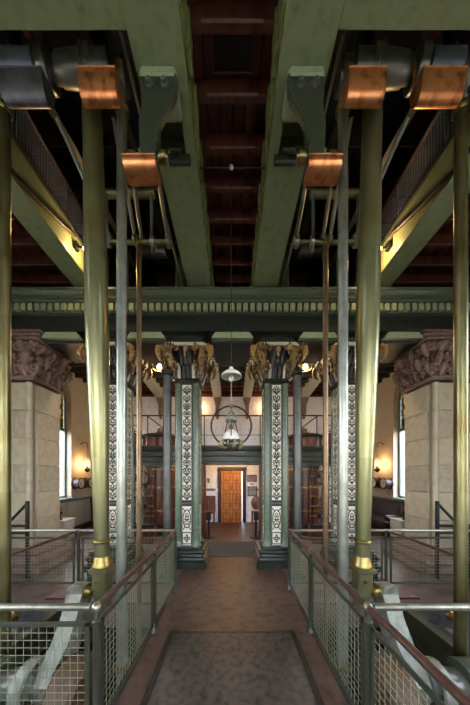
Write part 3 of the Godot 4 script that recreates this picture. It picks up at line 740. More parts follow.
func piers() -> void:
	var rng := RandomNumberGenerator.new(); rng.seed = 11
	var ros := mb() # a carved blossom facing +z, about 0.15 across
	for k in 6:
		var w := TAU * k / 6.0
		ros.ball(Vector3(cos(w) * 0.052, sin(w) * 0.052, 0.015), Vector3(0.034, 0.026, 0.03), 7, 5, Basis(Vector3(0, 0, 1), w))
	ros.ball(Vector3(0, 0, 0.028), Vector3(0.03, 0.03, 0.024), 8, 6)
	var rosette := ros.mesh()
	var lfb := mb() # a carved leaf, its tip curling forward
	lfb.sweep([Vector3(0, -0.11, 0.0), Vector3(0, -0.04, 0.02), Vector3(0, 0.03, 0.035), Vector3(0, 0.08, 0.06), Vector3(0, 0.07, 0.085)], [0.02, 0.05, 0.058, 0.04, 0.015], 8)
	for e in [-1, 1]: lfb.sweep([Vector3(0, -0.05, 0.01), Vector3(e * 0.05, 0.0, 0.025), Vector3(e * 0.085, 0.03, 0.05)], [0.03, 0.036, 0.014], 7)
	var leaf := lfb.mesh()
	for s in [-1, 1]:
		var o := thing("stone_pier", "cream ashlar stone pier with pink carved foliage capital on the %s" % side(s), "pier")
		var cx: float = s * 4.49; var cd := 5.03
		var pl := mb()
		pl.box(V(s * 4.32, 0.06, 5.03), Vector3(1.55, 0.12, 1.26), 0.02)
		pl.box(V(s * 4.37, 0.20, 5.03), Vector3(1.46, 0.16, 1.14), 0.05)
		pl.box(V(s * 4.41, 0.35, 5.03), Vector3(1.36, 0.14, 0.96), 0.04)
		part(o, "moulded_plinth", pl, M.pink_stone)
		part(o, "core", mb().box(V(cx + s * 0.02, 2.02, cd + 0.02), Vector3(1.16, 3.24, 0.70)), M.mortar)
		for k in 6:
			var y := 0.685 + k * 0.535
			var jn := 4.25 if k % 2 == 0 else 4.62
			part(o, "ashlar_block", mb().box(V(s * (3.94 + jn) / 2, y, cd), Vector3(jn - 3.94 - 0.006, 0.528, 0.76), 0.006), M.stone if (k + s) % 2 == 0 else M.stone_b)
			part(o, "ashlar_block", mb().box(V(s * (jn + 5.1) / 2, y, cd), Vector3(5.1 - jn - 0.006, 0.528, 0.76), 0.006), M.stone_b if k % 3 == 0 else M.stone)
			part(o, "angle_shaft", mb().tube(V(s * 3.945, y - 0.264, 4.66), V(s * 3.945, y + 0.264, 4.66), 0.055, 0.055, 12), M.stone)
			part(o, "angle_block", mb().box(V(s * 3.91, y, 5.09), Vector3(0.07, 0.528, 0.62), 0.006), M.stone_b if k % 2 == 0 else M.stone)
		var cp := Node3D.new(); cp.name = "capital"; o.add_child(cp); cp.set_meta("label", "pink stone capital carved with leaves and blossoms")
		part(cp, "astragal", mb().box(V(s * 4.455, 3.685, cd), Vector3(1.28, 0.05, 0.86), 0.02).box(V(s * 4.475, 3.74, cd), Vector3(1.22, 0.07, 0.80), 0.02), M.pink_stone)
		# bell that leans outward
		var bell := mb()
		bell.prism(PackedVector2Array([Vector2(3.885, 3.77), Vector2(3.86, 4.0), Vector2(3.76, 4.4), Vector2(5.1, 4.4), Vector2(5.1, 3.77)] if s > 0 else [Vector2(-3.885, 3.77), Vector2(-3.86, 4.0), Vector2(-3.76, 4.4), Vector2(-5.1, 4.4), Vector2(-5.1, 3.77)]), Transform3D(Basis(), V(0, 0, 5.42)), 0.80)
		part(cp, "bell", bell, M.pink_stone)
		part(cp, "abacus", mb().box(V(s * 4.385, 4.43, cd), Vector3(1.42, 0.06, 1.0), 0.02).box(V(s * 4.36, 4.49, cd), Vector3(1.47, 0.06, 1.05), 0.015).box(V(s * 4.34, 4.54, cd), Vector3(1.51, 0.04, 1.09), 0.008), M.pink_stone)
		for row in 3:
			for k in 9: # front face
				var x := 3.86 - row * 0.03 + k * 0.145 + (0.07 if row % 2 == 1 else 0.0)
				if x > 4.9: continue
				var m := put(cp, "blossom" if (k + row) % 2 == 0 else "carved_leaf", rosette if (k + row) % 2 == 0 else leaf, M.pink_stone, V(s * x, 3.87 + row * 0.19, 4.605 - row * 0.035))
				m.basis = Basis.from_euler(Vector3(0.15 + rng.randf_range(-0.15, 0.15), rng.randf_range(-0.3, 0.3), rng.randf_range(-0.5, 0.5))).scaled(Vector3.ONE * rng.randf_range(1.15, 1.45))
			for k in 6: # face towards the walkway
				var d := 4.64 + k * 0.155 + (0.07 if row % 2 == 1 else 0.0)
				var m := put(cp, "blossom" if (k + row) % 2 == 1 else "carved_leaf", rosette if (k + row) % 2 == 1 else leaf, M.pink_stone, V(s * (3.84 - row * 0.045), 3.87 + row * 0.19, d))
				m.basis = Basis(Vector3.UP, -s * PI / 2) * Basis.from_euler(Vector3(0.15 + rng.randf_range(-0.15, 0.15), rng.randf_range(-0.3, 0.3), rng.randf_range(-0.5, 0.5))).scaled(Vector3.ONE * rng.randf_range(1.15, 1.45))

# ------------------------------------------------------------------ room behind the columns
func rear_room() -> void:
	for x in [-2.75, -0.57, 0.57, 2.75]:
		var o := thing("ceiling_beam", "pale grey haunched beam %s, resting on a pink wall corbel" % ("left of the hanging lamp" if x == -0.57 else "right of the hanging lamp" if x == 0.57 else "above the left cylinder" if x < 0 else "above the right cylinder"), "beam", "ceiling beams behind the columns")
		var p := PackedVector2Array([Vector2(5.6, 5.0), Vector2(5.6, 5.2), Vector2(9.34, 5.2), Vector2(9.34, 4.76), Vector2(7.75, 4.90), Vector2(7.6, 4.94), Vector2(7.45, 5.0)])
		part(o, "beam_body", mb().prism(p, Transform3D(Basis(Vector3(0, 0, -1), Vector3.UP, Vector3(1, 0, 0)), Vector3(x - 0.15, 0, 0)), 0.30), M.rear_beam)
		part(o, "corbel", mb().square([[0.03, 3.98], [0.055, 4.02], [0.04, 4.08], [0.075, 4.2], [0.07, 4.5], [0.10, 4.58], [0.13, 4.70], [0.15, 4.76]], V(x, 0, 9.22), 0.2), M.pink_stone)
	struct_("trim_3", mb().box(V(0, 5.0, 9.29), Vector3(10.2, 0.16, 0.10), 0.01).box(V(0, 4.90, 9.31), Vector3(10.2, 0.06, 0.06), 0.01), M.hatch_red, "dark red cornice along the top of the far wall")
	# gallery
	var gl := thing("gallery_deck", "dark green moulded gallery crossing the far room above the door", "gallery")
	part(gl, "deck", mb().box(V(0, 2.62, 8.19), Vector3(6.98, 0.10, 2.28)), M.dark_wood)
	part(gl, "fascia", ext(mb(), [[7.03, 2.12], [7.03, 2.22], [7.0, 2.24], [7.0, 2.36], [6.97, 2.38], [6.97, 2.43], [6.99, 2.45], [6.99, 2.52], [6.94, 2.56], [6.93, 2.62], [6.90, 2.63], [6.90, 2.68], [7.15, 2.68], [7.15, 2.12]], -3.5, 3.5), M.dark_green)
	part(gl, "fillet", ext(mb(), [[6.96, 2.385], [6.95, 2.40], [6.96, 2.415], [7.0, 2.415], [7.0, 2.385]], -3.5, 3.5), M.cornice)
	part(gl, "soffit", mb().box(V(0, 2.55, 8.2), Vector3(6.96, 0.04, 2.1)), M.dark_wood)
	var rl := thing("gallery_railing", "thin black iron railing along the far gallery above the door", "railing")
	for x in [-3.45, -2.48, -1.2, -0.82, 0.82, 1.2, 2.48, 3.45]: part(rl, "post", mb().tube(V(x, 2.68, 7.03), V(x, 3.57, 7.03), 0.016, 0.016, 8), M.black_iron)
	part(rl, "handrail", mb().tube(V(-3.47, 3.57, 7.03), V(3.47, 3.57, 7.03), 0.02, 0.02, 8), M.black_iron)
	part(rl, "middle_rail", mb().tube(V(-3.47, 3.0, 7.03), V(3.47, 3.0, 7.03), 0.009, 0.009, 6), M.black_iron)
	for s in [-1, 1]: part(gl, "end_fascia", mb().box(V(s * 3.47, 2.40, 8.2), Vector3(0.06, 0.54, 2.1), 0.01), M.dark_green)
	for s in [-1, 1]: part(rl, "brace", mb().tube(V(s * 2.48, 3.55, 7.03), V(s * 2.02, 3.2, 7.03), 0.016, 0.016, 8).tube(V(s * 2.02, 3.2, 7.03), V(s * 2.02, 2.68, 7.03), 0.016, 0.016, 8), M.black_iron)
	# posts of the passage under the gallery
	for s in [-1, 1]:
		var ps := thing("passage_post", "brown wooden post under the gallery %s of the door passage" % side(s), "post")
		part(ps, "post", mb().box(V(s * 0.84, 1.06, 7.12), Vector3(0.11, 2.12, 0.16), 0.015), M.mahogany)
		part(ps, "base", mb().box(V(s * 0.84, 0.1, 7.14), Vector3(0.15, 0.2, 0.19), 0.015), M.frame_wood)
		for y in [0.75, 1.45]: part(ps, "brass_band", mb().box(V(s * 0.84, y, 7.12), Vector3(0.116, 0.03, 0.166), 0.004), M.brass)
	# door
	var dn := Node3D.new(); dn.name = "door_1"; add_child(dn); dn.set_meta("kind", "structure"); dn.set_meta("label", "golden oak panelled door standing ajar in the far wall")
	var fr := mb()
	fr.box(V(-0.50, 1.02, 9.30), Vector3(0.11, 2.04, 0.14), 0.02); fr.box(V(0.47, 1.02, 9.30), Vector3(0.11, 2.04, 0.14), 0.02); fr.box(V(-0.015, 2.07, 9.30), Vector3(1.10, 0.13, 0.16), 0.02)
	fr.box(V(-0.44, 1.02, 9.5), Vector3(0.05, 2.0, 0.5)); fr.box(V(0.42, 1.02, 9.5), Vector3(0.06, 2.0, 0.5)); fr.box(V(0, 2.0, 9.5), Vector3(0.9, 0.05, 0.5))
	part(dn, "door_frame", fr, M.frame_wood)
	part(dn, "threshold", mb().box(V(0, 0.006, 9.45), Vector3(0.92, 0.05, 0.3), 0.01), M.frame_wood)
	var hinge := V(-0.43, 0.004, 9.27); var bs := Basis(Vector3.UP, -0.10)
	var lf := part(dn, "door_leaf", mb().box(hinge + bs * Vector3(0.40, 0.995, 0), Vector3(0.80, 1.99, 0.045), 0.004, bs), M.oak_dark)
	var st := mb() # stiles and rails proud of the leaf
	for x in [0.04, 0.40, 0.76]: st.box(hinge + bs * Vector3(x, 0.995, 0.03), Vector3(0.08, 1.99, 0.022), 0.004, bs)
	for k in 6: st.box(hinge + bs * Vector3(0.40, 0.05 + k * 0.378, 0.03), Vector3(0.80, 0.085, 0.02), 0.004, bs)
	part(lf, "stiles_and_rails", st, M.oak)
	for i in 2:
		for k in 5: part(lf, "door_panel", mb().box(hinge + bs * Vector3(0.22 + i * 0.36, 0.239 + k * 0.378, 0.026), Vector3(0.23, 0.24, 0.03), 0.014, bs), M.oak)
	part(lf, "door_knob", mb().ball(hinge + bs * Vector3(0.74, 0.98, 0.075), Vector3.ONE * 0.028).tube(hinge + bs * Vector3(0.74, 0.98, 0.03), hinge + bs * Vector3(0.74, 0.98, 0.07), 0.012), M.brass)
	# cylinders and valve gear of the two engines
	for s in [-1, 1]:
		var c := thing("steam_cylinder", "mahogany lagged steam cylinder with brass bands under the %s gallery" % side(s), "cylinder")
		var n := 26
		for k in n:
			var w := TAU * k / n
			if sin(w) < -0.35: continue
			var bb := Basis(Vector3.UP, w)
			part(c, "lagging_stave", mb().box(V(s * 2.36, 1.19, 7.78) + bb * Vector3(0, 0, 0.55), Vector3(0.131, 1.72, 0.03), 0.006, bb), M.mahogany if k % 2 == 0 else M.mahogany_b)
		part(c, "barrel", mb().lathe([[0.60, 0.0], [0.60, 0.2], [0.535, 0.22], [0.535, 2.1]], 28, Transform3D(Basis(), V(s * 2.36, 0, 7.78))), M.frame_wood)
		for y in [0.75, 1.45, 2.0]: part(c, "brass_band", mb().lathe([[0.57, y - 0.025], [0.578, y - 0.02], [0.578, y + 0.02], [0.57, y + 0.025]], 28, Transform3D(Basis(), V(s * 2.36, 0, 7.78))), M.brass)
		var top := thing("cylinder_cover", "rounded mahogany cylinder cover standing on the %s gallery" % side(s), "cover")
		part(top, "lagging", mb().lathe([[0.55, 2.67], [0.55, 3.02]], 28, Transform3D(Basis(), V(s * 2.36, 0, 7.9)), true), M.mahogany)
		part(top, "lid", mb().lathe([[0.58, 3.0], [0.60, 3.05], [0.55, 3.12], [0.2, 3.18], [0.12, 3.24], [0.0, 3.26]], 28, Transform3D(Basis(), V(s * 2.36, 0, 7.9))), M.dark_green)
		part(top, "stuffing_gland", mb().lathe([[0.10, 3.2], [0.10, 3.32], [0.06, 3.36], [0.0, 3.36]], 14, Transform3D(Basis(), V(s * 2.36, 0, 7.9))), M.brass)
		var vc := thing("valve_chest", "low mahogany clad valve chest on the %s gallery beside the cylinder cover" % side(s), "cover")
		part(vc, "lagging", mb().box(V(s * 3.27, 2.87, 7.7), Vector3(0.52, 0.40, 0.6), 0.05), M.mahogany)
		part(vc, "lid", mb().box(V(s * 3.27, 3.10, 7.7), Vector3(0.58, 0.06, 0.66), 0.02), M.dark_green)
		part(vc, "handwheel", mb().torus(V(s * 3.05, 3.28, 7.5), Basis(), 0.10, 0.014, 20, 6).tube(V(s * 3.05, 3.13, 7.5), V(s * 3.05, 3.28, 7.5), 0.012), M.black_iron)
		valve_gear(s)
		var pp := thing("steam_pipe", "pale grey vertical steam pipe under the %s gallery" % side(s), "pipe")
		part(pp, "barrel", mb().tube(V(s * 2.94, 0.0, 6.8), V(s * 2.94, 2.12, 6.8), 0.08, 0.08, 16), M.cream_iron)
		for y in [0.04, 1.0, 2.06]: part(pp, "flange", mb().tube(V(s * 2.94, y - 0.025, 6.8), V(s * 2.94, y + 0.025, 6.8), 0.13, 0.13, 16), M.rail_green)
		part(pp, "valve_body", mb().ball(V(s * 2.90, 1.2, 6.60), Vector3(0.15, 0.13, 0.14)).tube(V(s * 2.90, 1.2, 6.60), V(s * 2.94, 1.2, 6.8), 0.06).tube(V(s * 2.90, 0.6, 6.60), V(s * 2.90, 1.2, 6.60), 0.05), M.verdigris)

func valve_gear(s: int) -> void:
	var o := thing("valve_gear", "dark iron valve gear with brass levers in front of the %s cylinder" % side(s), "valve gear")
	var x: float = s * 2.42; var d := 6.55
	part(o, "cabinet", mb().box(V(x - s * 0.0, 0.22, d), Vector3(0.62, 0.44, 0.34), 0.02), M.mahogany)
	part(o, "bed_plate", mb().box(V(x, 0.46, d), Vector3(0.68, 0.05, 0.38), 0.012), M.black_iron)
	for k in [-0.24, -0.02, 0.2]:
		part(o, "upright", mb().lathe([[0.045, 0.48], [0.03, 0.52], [0.024, 0.56], [0.024, 1.2], [0.036, 1.22], [0.036, 1.26], [0.022, 1.28], [0.022, 2.1]], 10, Transform3D(Basis(), V(x + k, 0, d))), M.black_iron if k != -0.02 else M.steel_dark)
	for k in 5:
		var y := 0.72 + k * 0.27
		var e := 1 if k % 2 == 0 else -1
		part(o, "cross_shaft", mb().tube(V(x - 0.30, y, d - 0.06), V(x + 0.30, y, d - 0.06), 0.018, 0.018, 8), M.steel)
		part(o, "lever", mb().sweep([V(x + e * 0.13, y, d - 0.06), V(x + e * 0.14, y + 0.05, d - 0.2), V(x + e * 0.15, y + 0.12, d - 0.34)], [0.016, 0.013, 0.012], 8).ball(V(x + e * 0.15, y + 0.13, d - 0.36), Vector3.ONE * 0.025, 8, 6), M.brass if k % 2 == 0 else M.steel)
		part(o, "tappet", mb().box(V(x - e * 0.08, y, d - 0.09), Vector3(0.08, 0.12, 0.07), 0.012), M.brass if k == 2 else M.black_iron)
	part(o, "quadrant", mb().torus(V(x, 1.75, d - 0.1), Basis(), 0.18, 0.02, 20, 6), M.black_iron)

# ------------------------------------------------------------------ the beam engines
func engines() -> void:
	for s in [-1, 1]:
		# connecting rod, leaning a little in depth
		var o := thing("connecting_rod", "thick tapering polished connecting rod rising from the %s crank" % side(s), "rod")
		var a := V(s * 1.335, 0.945, 2.465); var t := V(s * 1.335, 5.45, 2.285)
		var ax := (t - a); var L := ax.length(); var yv := ax / L; var xv := Vector3(1, 0, 0); var xf := Transform3D(Basis(xv, yv, xv.cross(yv)), a)
		part(o, "shaft", mb().lathe([[0.070, 0.0], [0.071, 0.35], [0.080, 0.9], [0.094, 1.5], [0.104, 2.1], [0.105, 2.6], [0.098, 3.3], [0.089, 3.9], [0.086, L]], 24, xf), M.steel_warm)
		part(o, "collar", mb().lathe([[0.072, 0.195], [0.080, 0.20], [0.086, 0.215], [0.080, 0.23], [0.072, 0.235]], 20, xf), M.brass)
		part(o, "flared_foot", mb().lathe([[0.10, -0.045], [0.098, -0.02], [0.085, 0.0], [0.076, 0.05], [0.071, 0.06]], 20, xf), M.brass)
		var ft := part(o, "strap_end", mb().box(V(s * 1.34, 0.865, 2.465), Vector3(0.195, 0.05, 0.18), 0.012).box(V(s * 1.335, 0.735, 2.465), Vector3(0.145, 0.24, 0.15), 0.012).box(V(s * 1.325, 0.56, 2.465), Vector3(0.125, 0.16, 0.16), 0.02), M.steel_warm)
		part(ft, "cotter", mb().box(V(s * 1.335, 0.765, 2.38), Vector3(0.05, 0.035, 0.03), 0.006), M.brass)
		# crank: web in the plane of the beam
		var c := thing("crank", "pale grey curved crank arm rising out of the %s engine pit" % side(s), "crank")
		var p := PackedVector2Array()
		for q in [[2.46, 0.66], [2.45, 0.74], [2.40, 0.755], [2.33, 0.76], [2.275, 0.735], [2.235, 0.66], [2.18, 0.53], [2.10, 0.42], [2.04, 0.34], [1.96, 0.29], [1.88, 0.24], [1.83, 0.15], [1.84, 0.04], [1.89, -0.03], [1.97, -0.06], [2.06, 0.0], [2.16, 0.12], [2.28, 0.32], [2.38, 0.48]]: p.append(Vector2(q[0] + 0.09, q[1] - 0.035))
		part(c, "web", mb().prism(p, Transform3D(Basis(Vector3(0, 0, -1), Vector3.UP, Vector3(1, 0, 0)), Vector3(s * 1.545 - 0.075, 0, 0)), 0.15), M.cream_iron)
		var pn := part(c, "crank_pin", mb().tube(V(s * 1.21, 0.625, 2.46), V(s * 1.65, 0.625, 2.46), 0.045, 0.045, 14), M.steel)
		part(pn, "oil_cap", mb().lathe([[0.05, 0.0], [0.055, 0.02], [0.045, 0.05], [0.02, 0.06], [0.0, 0.06]], 12, Transform3D(Basis(Vector3(1, 0, 0), Vector3(0, 0, 1), Vector3(0, -1, 0)), V(s * 1.435, 0.665, 2.40))), M.brass)
		part(c, "pin_boss", mb().tube(V(s * 1.545, 0.675, 2.345), V(s * 1.545, 0.675, 2.43), 0.080, 0.080, 22), M.cream_iron)
		part(c, "crankshaft", mb().tube(V(s * 1.60, 0.105, 1.99), V(s * 2.33, 0.105, 1.99), 0.11, 0.11, 18), M.steel_dark)
		part(c, "hub_ring", mb().lathe([[0.16, 0.0], [0.18, 0.01], [0.18, 0.09], [0.16, 0.10]], 20, Transform3D(Basis(Vector3(0, s, 0), Vector3(s, 0, 0), Vector3(0, 0, 1)), V(s * 1.62, 0.105, 1.99))), M.cream_iron)
		var dr := thing("bearing_drum", "ochre rounded bearing drum low in the %s engine pit" % side(s), "bearing")
		part(dr, "drum", mb().lathe([[0.0, 0.0], [0.30, 0.0], [0.33, 0.03], [0.33, 0.20], [0.30, 0.23], [0.0, 0.23]], 28, Transform3D(Basis(Vector3(0, s, 0), Vector3(s, 0, 0), Vector3(0, 0, 1)), V(s * 1.2, -0.06, 2.02))), M.ochre)
		part(dr, "pedestal", mb().box(V(s * 1.32, -0.82, 2.02), Vector3(0.22, 0.96, 0.4), 0.02), M.bracket)
		# the two long pump rods that hang from the beam
		for w in [[1.05, "inner", 0.048], [2.17, "outer", 0.055]]:
			var r := thing("pump_rod", "slender polished steel pump rod, the %s one on the %s side" % [w[1], side(s)], "rod")
			part(r, "shaft", mb().tube(V(s * w[0], -1.28, 2.28), V(s * w[0], 5.30, 2.28), w[2], w[2] * 0.94, 18), M.steel if w[1] == "inner" else M.rod_olive)
			part(r, "eye_link", mb().box(V(s * w[0], 5.52, 2.28), Vector3(0.075, 0.40, 0.12), 0.03).tube(V(s * w[0] - 0.05, 5.58, 2.28), V(s * w[0] + 0.05, 5.58, 2.28), 0.10, 0.10, 16), M.steel_dark)
			part(r, "collar", mb().lathe([[0.055, 0.0], [0.068, 0.02], [0.068, 0.06], [0.055, 0.08]], 14, Transform3D(Basis(), V(s * w[0], 5.26, 2.28))), M.brass)
			part(r, "gland", mb().lathe([[0.075, 0.0], [0.075, 0.04], [0.06, 0.05]], 14, Transform3D(Basis(), V(s * w[0], 0.0 if w[1] == "inner" else -0.1, 2.28))), M.brass)
		# rocking shaft at the beam end, above the drip trays
		var k := thing("beam_end_shaft", "steel cross shaft with collars at the end of the %s beam, above the drip trays" % side(s), "shaft")
		part(k, "shaft", mb().lathe([[0.085, 0.0], [0.085, 0.10], [0.115, 0.13], [0.11, 0.30], [0.145, 0.32], [0.145, 0.35], [0.12, 0.37], [0.10, 0.60], [0.085, 0.62], [0.085, 1.10]], 24, Transform3D(Basis(Vector3(0, s, 0), Vector3(s, 0, 0), Vector3(0, 0, 1)), V(s * 1.02, 5.64, 2.26))), M.steel_dark)
		for q in [[1.95, 0.29, "steel_blue"], [1.22, 0.19, "steel_dark"]]:
			part(k, "strap", mb().box(V(s * q[0], 5.78, 2.26), Vector3(q[1], 0.62, 0.10), 0.02).tube(V(s * q[0] - q[1] / 2, 5.62, 2.26), V(s * q[0] + q[1] / 2, 5.62, 2.26), 0.13, 0.13, 18), M[q[2]])
		for x in [1.32, 1.74]: part(k, "collar", mb().tube(V(s * (x - 0.04), 5.64, 2.26), V(s * (x + 0.04), 5.64, 2.26), 0.14, 0.14, 18), M.steel)
		part(k, "red_gib", mb().box(V(s * 1.80, 5.86, 2.12), Vector3(0.06, 0.3, 0.05), 0.008), M.red_paint)
		tray(s, 0.985, 1.30, 5.25, 2.09, 0.08, 0.20, M.copper, "bright copper drip tray under the %s beam end, above the connecting rod" % side(s), 0.36)
		tray(s, 1.60, 1.97, 5.25, 2.09, 0.08, 0.20, M.copper_dull if s < 0 else M.copper, "outer drip tray at the top %s corner, %s" % [side(s), "greyed copper" if s < 0 else "bright copper"], 0.36)
		# walking beam in the gloom overhead
		var wb := thing("walking_beam", "great dark cast iron walking beam high on the %s" % side(s), "engine beam")
		var bp := PackedVector2Array()
		for q in [[2.1, 5.72], [2.1, 6.05], [3.0, 6.6], [4.2, 7.0], [5.0, 7.05], [5.8, 7.0], [7.0, 6.6], [8.2, 6.0], [8.2, 5.75], [7.0, 5.95], [5.8, 6.05], [5.0, 6.05], [4.2, 6.02], [3.0, 5.9]]: bp.append(Vector2(q[0], q[1]))
		for x in [1.22, 1.98]: part(wb, "flitch", mb().prism(bp, Transform3D(Basis(Vector3(0, 0, -1), Vector3.UP, Vector3(1, 0, 0)), Vector3(s * x - 0.04, 0, 0)), 0.08), M.black_iron)
		part(wb, "trunnion", mb().tube(V(s * 1.0, 6.5, 5.0), V(s * 2.2, 6.5, 5.0), 0.13, 0.13, 16), M.steel_dark)
		for x in [1.04, 2.16]: part(wb, "plummer_block", mb().box(V(s * x, 5.93, 5.0), Vector3(0.18, 0.95, 0.5), 0.03), M.bracket)
		# crosshead of the parallel motion and its radius rods
		var ch := thing("crosshead", "polished crosshead bar of the %s parallel motion, thin rod hanging from it" % side(s), "crosshead")
		part(ch, "bar", mb().tube(V(s * 0.76, 4.74, 3.0), V(s * 1.58, 4.74, 3.0), 0.030, 0.030, 12), M.steel_warm)
		for x in [0.80, 0.99, 1.18, 1.38, 1.55]: part(ch, "boss", mb().lathe([[0.045, -0.035], [0.062, -0.02], [0.062, 0.02], [0.045, 0.035]], 14, Transform3D(Basis(Vector3(0, s, 0), Vector3(s, 0, 0), Vector3(0, 0, 1)), V(s * x, 4.74, 3.0))), M.brass if x == 1.18 else M.steel)
		for x in [0.99, 1.38]: part(ch, "drop_bolt", mb().tube(V(s * x, 4.60, 3.0), V(s * x, 4.74, 3.0), 0.022, 0.022, 8), M.steel)
		part(ch, "upper_bar", mb().tube(V(s * 0.98, 5.37, 3.02), V(s * 1.62, 5.37, 3.02), 0.048, 0.048, 14), M.steel_warm)
		for x in [1.01, 1.57]: part(ch, "link", mb().tube(V(s * x, 4.76, 3.0), V(s * x, 5.37, 3.0), 0.020, 0.020, 8), M.steel)
		part(ch, "hanging_rod", mb().tube(V(s * 1.165, -1.28, 3.0), V(s * 1.165, 4.72, 3.0), 0.032, 0.032, 12), M.rod_brass)
		for q in [[0.70, 4.68, 2.2, 0.80], [0.93, 4.68, 2.2, 1.13], [1.14, 5.26, 2.3, 1.21], [1.68, 5.26, 2.3, 1.52]]:
			var rr := thing("radius_rod", "polished radius rod of the %s parallel motion, %s" % [side(s), {0.70: "innermost of four", 0.93: "second from the girder", 1.14: "third from the girder", 1.68: "outermost of four"}[q[0]]], "rod", "%s radius rods" % side(s))
			part(rr, "shaft", mb().tube(V(s * q[0], q[1], q[2]), V(s * q[3], 4.77, 3.0), 0.022, 0.022, 10), M.steel)
			part(rr, "fork", mb().ball(V(s * q[3], 4.78, 2.98), Vector3.ONE * 0.04, 10, 7), M.steel)
		for q in [[0.90, 5.85], [0.95, 5.62], [1.0, 5.78]]:
			var tr := thing("tie_rod", "thin %s tie rod running back beside the %s long girder, %s of three" % ["brown" if q[1] > 5.8 else "bright", side(s), "highest" if q[1] > 5.8 else "lowest" if q[1] < 5.7 else "middle"], "rod", "%s tie rods" % side(s))
			part(tr, "shaft", mb().tube(V(s * q[0], q[1], 2.06), V(s * (q[0] + 0.02), q[1] - 0.15, 5.2), 0.012, 0.012, 8), M.rod_brass if q[1] > 5.8 else M.steel)
		# tall dark rod by the column
		var vr := thing("valve_rod", "tall dark steel rod standing just outside the inner %s column" % side(s), "rod")
		part(vr, "shaft", mb().tube(V(s * 1.165, 0.0, 4.3), V(s * 1.165, 3.62, 4.3), 0.078, 0.074, 16), M.steel_grey)
		part(vr, "cap", mb().lathe([[0.08, 3.60], [0.105, 3.62], [0.105, 3.68], [0.06, 3.72], [0.03, 3.78], [0.0, 3.79]], 16, Transform3D(Basis(), V(s * 1.165, 0, 4.62) + Vector3(0, 0, 0.32))), M.black_iron)
		part(vr, "foot", mb().lathe([[0.15, 0.0], [0.15, 0.03], [0.10, 0.06], [0.08, 0.12]], 16, Transform3D(Basis(), V(s * 1.165, 0, 4.3))), M.black_iron)

# ------------------------------------------------------------------ railings
func post(parent: Node, x: float, d: float, h := 0.955) -> void:
	var p := part(parent, "post", mb().lathe([[0.0, 0.0], [0.055, 0.0], [0.055, 0.018], [0.045, 0.03], [0.034, 0.07], [0.027, 0.14], [0.024, 0.20], [0.023, h - 0.12], [0.030, h - 0.11], [0.030, h - 0.095], [0.020, h - 0.085], [0.020, h]], 14, Transform3D(Basis(), V(x, 0, d))), M.rail_green)
	part(p, "ball_joint", mb().ball(V(x, h, d), Vector3.ONE * 0.033, 12, 8), M.rail_steel)

func panel(parent: Node, a: Vector3, b: Vector3, y0 := 0.075, y1 := 0.835) -> void: # framed wire panel from a to b
	var t := (b - a).normalized(); var L := a.distance_to(b); var bs := Basis(t, Vector3.UP, t.cross(Vector3.UP))
	var o := Node3D.new(); o.name = numbered(parent, "mesh_panel"); parent.add_child(o, true)
	var m := (a + b) / 2; var ym := (y0 + y1) / 2
	for y in [y0 + 0.016, y1 - 0.016]: part(o, "frame_bar", mb().box(m + Vector3(0, y, 0), Vector3(L, 0.034, 0.016), 0.003, bs), M.rail_green)
	for e in [-1, 1]: part(o, "frame_bar", mb().box(m + t * e * (L / 2 - 0.017) + Vector3(0, ym, 0), Vector3(0.034, y1 - y0, 0.016), 0.003, bs), M.rail_green)
	var w := mb()
	var n := int(round((L - 0.06) / 0.052)); var step := (L - 0.06) / n
	for k in n + 1: w.tube(a + t * (0.03 + k * step) + Vector3(0, y0 + 0.02, 0), a + t * (0.03 + k * step) + Vector3(0, y1 - 0.02, 0), 0.0026, 0.0026, 4, false)
	var ny := int(round((y1 - y0 - 0.05) / 0.052))
	for k in range(1, ny): w.tube(a + t * 0.02 + Vector3(0, y0 + 0.025 + k * (y1 - y0 - 0.05) / ny, 0), b - t * 0.02 + Vector3(0, y0 + 0.025 + k * (y1 - y0 - 0.05) / ny, 0), 0.0026, 0.0026, 4, false)
	stuff(part(o, "wire_mesh", w, M.wire))

